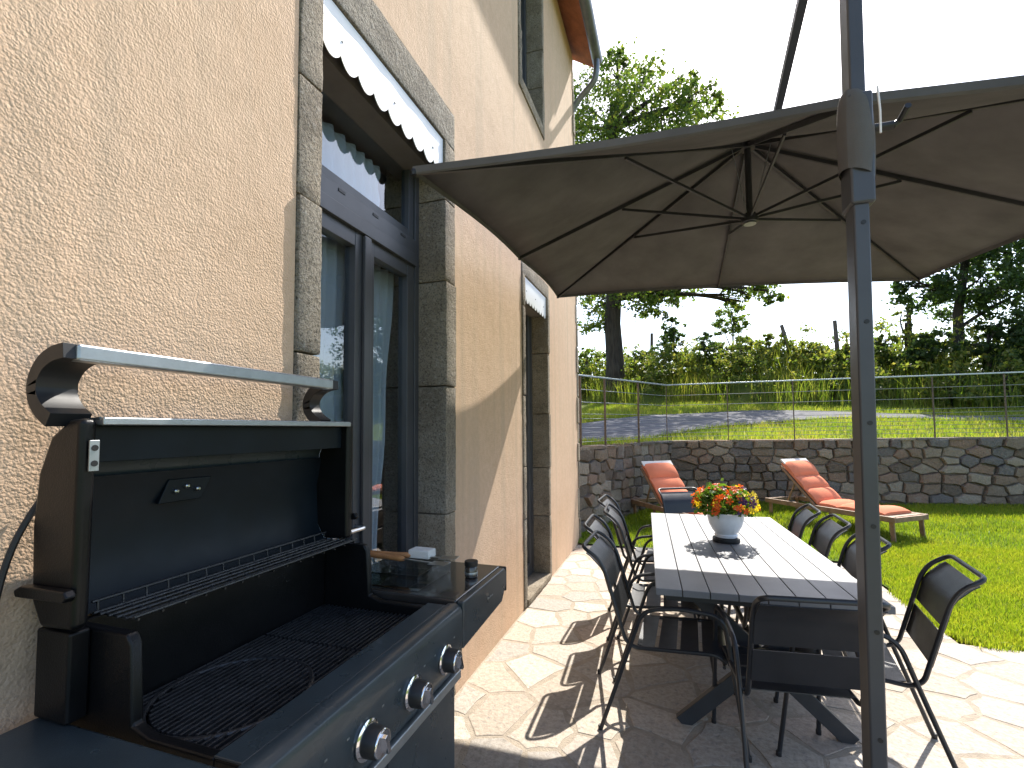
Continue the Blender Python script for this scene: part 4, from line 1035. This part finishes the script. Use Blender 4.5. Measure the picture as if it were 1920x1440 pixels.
# ================================================================== GAS GRILL
def grill():
    t = thing('gas_grill', 'dark gas grill with open lid standing against the house wall', 'grill', (-.92, 1.02, 0)); o = Vector((-.92, 1.02, 0))
    def B(name, mat, *boxes, bevel=.004, parent=None):
        mb = MB()
        for b in boxes: mb.box(b[0]-o.x, b[1]-o.x, b[2]-o.y, b[3]-o.y, b[4], b[5])
        return mb.build(name, mat, parent or t, bevel=bevel)
    L = lambda p: Vector(p)-o
    YA, YB = .62, 1.42; ly0_ = YA-.018
    # cabinet
    B('cabinet', 'grill_black', (-1.17, -.685, YA+.03, YB-.02, .09, .80))
    for a, b in ((YA+.04, 1.018), (1.022, YB-.03)):
        d = B('cabinet_door', 'grill_enamel', (-.684, -.664, a, b, .12, .765))
    B('trim_bar', 'brushed', (-.690, -.650, YA+.02, YB-.012, .768, .796))
    for x in (-1.12, -.74):
        for y in (YA+.08, YB-.07):
            wobj = MB().lathe([(.02, -.015), (.038, -.013), (.04, 0), (.038, .013), (.02, .015)], 20).build('wheel', 'dark_plastic', t, smooth=True)
            wobj.matrix_local = Matrix.Translation((x-o.x, y-o.y, .04)) @ Matrix.Rotation(R(90), 4, 'X')
    # control panel: slightly curved front, rolled top edge
    mb = MB(); prof = [(-.700, .992), (-.672, .994), (-.656, .985), (-.650, .97), (-.648, .90), (-.652, .83), (-.662, .80), (-.70, .80)]
    mb.prism([(x-o.x, z) for x, z in prof], 'y', YA-o.y, YB-.003-o.y)
    cp = mb.build('control_panel', 'grill_enamel', t, bevel=.003)
    for y in (.72, .911, 1.105, 1.289):
        kb = MB().lathe([(.040, 0), (.041, .004), (.036, .007), (.033, .008)], 32).build('knob_ring', 'chrome', cp, smooth=True)
        kb.matrix_local = Matrix.Translation((-.6475-o.x, y-o.y, .878)) @ Matrix.Rotation(R(90), 4, 'Y')
        kn = MB().lathe([(.033, .0), (.032, .026), (.030, .030), (.0295, .031)], 32).build('knob', 'dark_plastic', cp, smooth=True)
        kn.matrix_local = Matrix.Translation((-.6395-o.x, y-o.y, .878)) @ Matrix.Rotation(R(90), 4, 'Y')
        kf = MB().lathe([(.0292, .0), (.0292, .003), (.027, .005), (.012, .0062), (.001, .0065)], 32).box(-.022, .022, -.005, .005, .0055, .017).build('knob_face', 'chrome', cp, smooth=True, bevel=.001)
        kf.matrix_local = Matrix.Translation((-.6085-o.x, y-o.y, .878)) @ Matrix.Rotation(R(90), 4, 'Y') @ Matrix.Rotation(R(20), 4, 'Z')
        for s_ in (-1, 1):
            B('burner_mark', 'brushed', (-.6478, -.6468, y+s_*.062-.004, y+s_*.062+.004, .914, .918), bevel=0, parent=cp)
    # fire box with stepped side walls, open on top
    B('fire_box', 'grill_black', (-1.175, -1.155, YA+.02, YB-.02, .80, 1.165), (-.765, -.701, YA+.02, YB-.02, .802, .985), (-1.154, -.766, YA+.021, YB-.021, .80, .83))
    for y0, y1 in ((YA+.021, YA+.045), (YB-.045, YB-.021)):
        pr = [(-1.154, .831), (-.766, .831), (-.766, .985), (-.93, .985), (-.972, 1.0), (-.982, 1.145), (-.995, 1.165), (-1.154, 1.165)]
        MB().prism([(x-o.x, z) for x, z in pr], 'y', y0-o.y, y1-o.y).build('side_wall', 'grill_black', t, bevel=.006, seg=3)
    B('front_lip', 'grill_enamel', (-.7645, -.7005, YA+.02, YB-.02, .9855, .991), bevel=.002)
    B('side_post', 'grill_black', (-1.19, -1.09, ly0_, YA+.0195, .999, 1.169), bevel=.006)
    # cooking grates: bars run along the width
    y_mid = 1.115
    for ya, yb, ring in ((YA+.05, y_mid-.003, True), (y_mid+.003, YB-.05, False)):
        mb = MB(); x = -1.145
        cxg, cyg, rg = -.965, .855, .165
        while x < -.775:
            spans = [(ya, yb)]
            if ring and abs(x-cxg) < rg:
                h = math.sqrt(rg*rg-(x-cxg)**2); spans = [(ya, cyg-h), (cyg+h, yb)]
            for a, b in spans:
                if b-a > .01: mb.box(x-o.x, x+.0065-o.x, a-o.y, b-o.y, .945, .957)
            x += .0155
        mb.box(-1.15-o.x, -.772-o.x, ya-o.y, ya+.008-o.y, .938, .950).box(-1.15-o.x, -.772-o.x, yb-.008-o.y, yb-o.y, .938, .950)
        mb.build('cooking_grate', 'grill_iron', t, bevel=.0012, seg=1)
        if ring:
            mb = MB(); x = cxg-rg+.012
            mb.tube([L((cxg+rg*math.cos(q), cyg+rg*math.sin(q), .952)) for q in [2*math.pi*j/48 for j in range(48)]], .0065, 8, True)
            while x < cxg+rg-.008:
                h = math.sqrt(max(0, (rg-.008)**2-(x-cxg)**2))
                if h > .02: mb.box(x-o.x, x+.0065-o.x, cyg-h-o.y, cyg+h-o.y, .946, .958)
                x += .0155
            mb.build('round_grate', 'grill_iron', t, bevel=.0012, seg=1)
    B('heat_plate', 'grill_iron', *[(-1.12, -.80, y-.03, y+.03, .86, .885) for y in (.76, .93, 1.10, 1.27)])
    # warming rack: wires above the rear
    mb = MB()
    for x in (-1.02, -1.045, -1.07, -1.095, -1.12, -1.14): mb.tube([L((x, YA+.05, 1.183 if x > -1.03 else 1.178)), L((x, YB-.05, 1.183 if x > -1.03 else 1.178))], .0032, 6)
    for i in range(15):
        y = YA+.06+i*(YB-YA-.12)/14; mb.tube([L((-1.02, y, 1.176)), L((-1.14, y, 1.176)), L((-1.145, y, 1.20))], .0028, 5)
    mb.tube([L((-1.145, YA+.05, 1.20)), L((-1.145, YB-.05, 1.20))], .003, 6)
    mb.build('warming_rack', 'grill_iron', t, smooth=True)
    # open lid: hollow half barrel tipped back, opening towards the cook
    lp = [(-1.075, 1.175), (-1.175, 1.17), (-1.205, 1.22), (-1.212, 1.36), (-1.200, 1.47), (-1.165, 1.545), (-1.115, 1.575), (-1.072, 1.578)]
    ly0, ly1 = YA-.022, YB+.003
    sh = MB(); prof = [(x-o.x, z) for x, z in lp[1:]]
    sh.sheet(prof, ly0+.03-o.y, ly1-.03-o.y, .006)
    lid = sh.build('lid_shell', 'grill_enamel', t, smooth=True)
    sh = MB(); sh.sheet([(x-o.x+.007, z) for x, z in lp[1:4]]+[(-1.185-o.x, 1.455)], ly0+.034-o.y, ly1-.034-o.y, .003); sh.build('lid_lining', 'grill_inner', lid, smooth=True)
    for y0, y1 in ((ly0, ly0+.030), (ly1-.033, ly1)):
        MB().prism([(x-o.x, z) for x, z in lp], 'y', y0-o.y, y1-o.y).build('lid_cheek', 'grill_black', t, bevel=.012, seg=3)
    B('lid_rim', 'brushed', (-1.092, -1.060, ly0+.031, ly1-.034, 1.564, 1.580), parent=lid, bevel=.003)
    B('inner_flange', 'grill_inner', (-1.105, -1.10, ly0+.031, ly1-.034, 1.49, 1.5635), parent=lid, bevel=.001)
    # thermometer mount inside the lid
    mb = MB(); mb.prism([(y-o.y, z) for y, z in ((.825, 1.375), (.935, 1.375), (.965, 1.43), (.85, 1.432))], 'x', -1.196-o.x, -1.184-o.x); th = mb.build('thermometer_plate', 'grill_inner', lid, bevel=.002)
    for y, z in ((.865, 1.402), (.893, 1.412), (.922, 1.402)):
        b = MB().lathe([(.006, 0), (.006, .008), (.003, .011)], 10).build('bolt', 'steel', th, smooth=True); b.matrix_local = Matrix.Translation((-1.184-o.x, y-o.y, z)) @ Matrix.Rotation(R(90), 4, 'Y')
    lat = B('latch_plate', 'brushed', (-1.064, -1.060, ly0+.011, ly0+.028, 1.475, 1.535), bevel=.001)
    lat.location.x += -.004
    for z in (1.49, 1.52): 
        b = MB().lathe([(.006, 0), (.006, .001)], 12).build('latch_hole', 'dark_plastic', lat); b.matrix_local = Matrix.Translation((-1.0598-o.x, ly0+.0195-o.y, z)) @ Matrix.Rotation(R(90), 4, 'Y')
    # handle: two curved black brackets and a flat steel bar
    cv = [(-1.135, 1.575), (-1.170, 1.595), (-1.192, 1.625), (-1.192, 1.655), (-1.172, 1.685), (-1.138, 1.703), (-1.098, 1.708)]
    cvs = fillet([(x, 0, z) for x, z in cv], .02, 3)
    for y0, y1, nm in ((ly0-.02, ly0+.05, 1), (ly1-.105, ly1-.055, 2)):
        MB().sheet([(q.x-o.x, q.z) for q in cvs], y0-o.y, y1-o.y, .030).build('handle_bracket', 'dark_plastic', t, smooth=True, bevel=.003)
    B('handle_bar', 'brushed', (-1.125, -1.091, ly0+.0, ly1-.088, 1.690, 1.7235), bevel=.006)
    # hinge lugs
    for y0, y1 in ((ly0-.02, ly0-.001), (ly1+.001, ly1+.02)):
        MB().prism([(x-o.x, z) for x, z in ((-1.215, 1.232), (-1.07, 1.235), (-1.06, 1.245), (-1.07, 1.257), (-1.20, 1.255), (-1.22, 1.245))], 'y', y0-o.y, y1-o.y).build('hinge_lug', 'grill_black', t, bevel=.004)
    # side shelves with deep enamelled fascia
    for ya, yb, sgn in ((YB+.002, 1.835, 1), (.10, YA-.002, -1)):
        zt = 1.0 if sgn > 0 else .997
        sf = B('side_shelf', 'shelf_enamel' if sgn > 0 else 'grill_enamel', (-1.19, -.675, ya, yb, zt-.03, zt), bevel=.008)
        fy = [(ya, zt-.002), (yb-.02, zt-.002), (yb, zt-.02), (yb, zt-.07), (yb-.05, zt-.125), (ya, zt-.15)] if sgn > 0 else [(yb, zt-.002), (ya+.02, zt-.002), (ya, zt-.02), (ya, zt-.07), (ya+.05, zt-.125), (yb, zt-.15)]
        MB().prism([(y-o.y, z) for y, z in fy], 'x', -.674-o.x, -.648-o.x).build('shelf_fascia', 'grill_enamel', sf, bevel=.006, seg=3)
        if sgn > 0: MB().box(-.6478-o.x, -.6470-o.x, 1.630-o.y, 1.636-o.y, .935, .943).box(-.6478-o.x, -.6470-o.x, 1.640-o.y, 1.650-o.y, .936, .940).box(-.6478-o.x, -.6470-o.x, 1.654-o.y, 1.662-o.y, .936, .942).box(-.6478-o.x, -.6470-o.x, 1.666-o.y, 1.682-o.y, .936, .940).build('emblem', 'brushed', sf)
        e = yb if sgn > 0 else ya
        B('end_cap', 'dark_plastic', (-1.188, -.65, min(e, e+sgn*.012), max(e, e+sgn*.012), zt-.10, zt-.004), bevel=.005, parent=sf)
    return t
grill()
# things on the side shelf
tray = thing('tool_tray', 'clear plastic tray of barbecue tools on the grill side shelf', 'tray', (-.965, 1.575, 1.001))
mb = MB(); a, b, h = .135, .125, .055
mb.box(-a, a, -b, b, 0, .003).box(-a, a, -b, -b+.003, .003, h).box(-a, a, b-.003, b, .003, h).box(-a, -a+.003, -b+.003, b-.003, .003, h).box(a-.003, a, -b+.003, b-.003, .003, h)
mb.build('body', 'clear_plastic', tray, bevel=.001, seg=1)
MB().box(-a-.006, a+.006, -b-.006, -b, h-.008, h).box(-a-.006, a+.006, b, b+.006, h-.008, h).box(-a-.006, -a, -b, b, h-.0079, h-.0001).box(a, a+.006, -b, b, h-.0079, h-.0001).build('rim', 'clear_plastic', tray)
for i, (y, ang, lab) in enumerate(((.05, 6, 'wooden handled spatula lying in the clear tray, house side'), (-.0, -5, 'wooden handled fork lying in the clear tray, near side'))):
    u = thing('barbecue_tool', lab, 'tool', (-.975, 1.60+y-.02, 1.069), R(ang), 'barbecue tools')
    MB().tube([(-.17, 0, 0), (-.16, 0, 0), (-.06, 0, 0), (.0, 0, 0), (.012, 0, 0)], [.006, .0105, .0095, .0105, .007], 10).build('handle', 'handle_wood', u, smooth=True)
    MB().bar((.0, 0, 0), (.13, 0, -.002), .012, .003).bar((.13, 0, -.002), (.20, 0, -.0), .05, .002).build('blade', 'steel', u, bevel=.0005)
sp = MB().box(-.045, .045, -.03, .03, 0, .032).build('sponge', 'cushion_white', bevel=.005); sp.location = (-.93, 1.655, 1.059)
tag(sp, 'pale cleaning block lying on the tools in the clear tray', 'sponge')
jar = thing('spice_jar', 'small dark jar with black lid on the outer edge of the grill shelf', 'jar', (-.725, 1.66, 1.001))
MB().lathe([(.021, 0), (.024, .003), (.024, .036), (.021, .041)], 24).build('body', 'shelf_enamel', jar, smooth=True)
MB().lathe([(.0242, .012), (.0244, .0125), (.0244, .020), (.0242, .0205)], 24).build('label_band', 'brushed', jar, smooth=True)
MB().lathe([(.0245, .0415), (.0252, .044), (.0252, .058), (.0235, .060)], 24).build('lid', 'dark_plastic', jar, smooth=True)
hp = [at_x(85, 925, -1.226), at_x(60, 960, -1.226), at_x(30, 1010, -1.226), at_x(8, 1065, -1.226), at_x(-15, 1150, -1.226), at_x(-20, 1300, -1.224), Vector((-1.215, .45, .75)), Vector((-1.185, .60, .45)), Vector((-1.10, .66, .35))]
hs = MB().tube(fillet(hp, .2, 4), .006, 8).build('gas_hose', 'dark_plastic', smooth=True)
tag(hs, 'thin dark gas hose looping along the wall behind the grill', 'hose')

# ------------------------------------------------------------------ curtains behind the glass
def curtain(yt, yb, z0, z1, lab, fold):
    n = 70; vs, fs = [], []; m = 16
    for j in range(m+1):
        f = j/m; y0 = yt[0]+(yb[0]-yt[0])*f; y1 = yt[1]+(yb[1]-yt[1])*f+.012*math.sin(f*17)
        for i in range(n+1):
            u = i/n
            vs.append((XI-.125+.016*math.sin(u*fold+1.5*math.sin(u*6)+f*.6), y0+(y1-y0)*u, z1+(z0-z1)*f))
    for j in range(m):
        for i in range(n): a = j*(n+1)+i; fs.append((a, a+1, a+n+2, a+n+1))
    o = raw('curtain', vs, fs, 'curtain_cloth', None, True); md = o.modifiers.new('solid', 'SOLIDIFY'); md.thickness = .002
    tag(o, lab, 'curtain', 'curtains behind the French window')
curtain((1.50, 1.955), (1.50, 1.95), .25, 2.50, 'pale curtain behind the left leaf of the near French window', 44)
curtain((1.985, 2.36), (1.985, 2.16), .30, 2.46, 'pale curtain behind the right leaf of the near French window', 34)
curtain((1.52, 2.22), (1.52, 2.22), 2.60, 3.02, 'short pale curtain behind the transom of the near French window', 60)
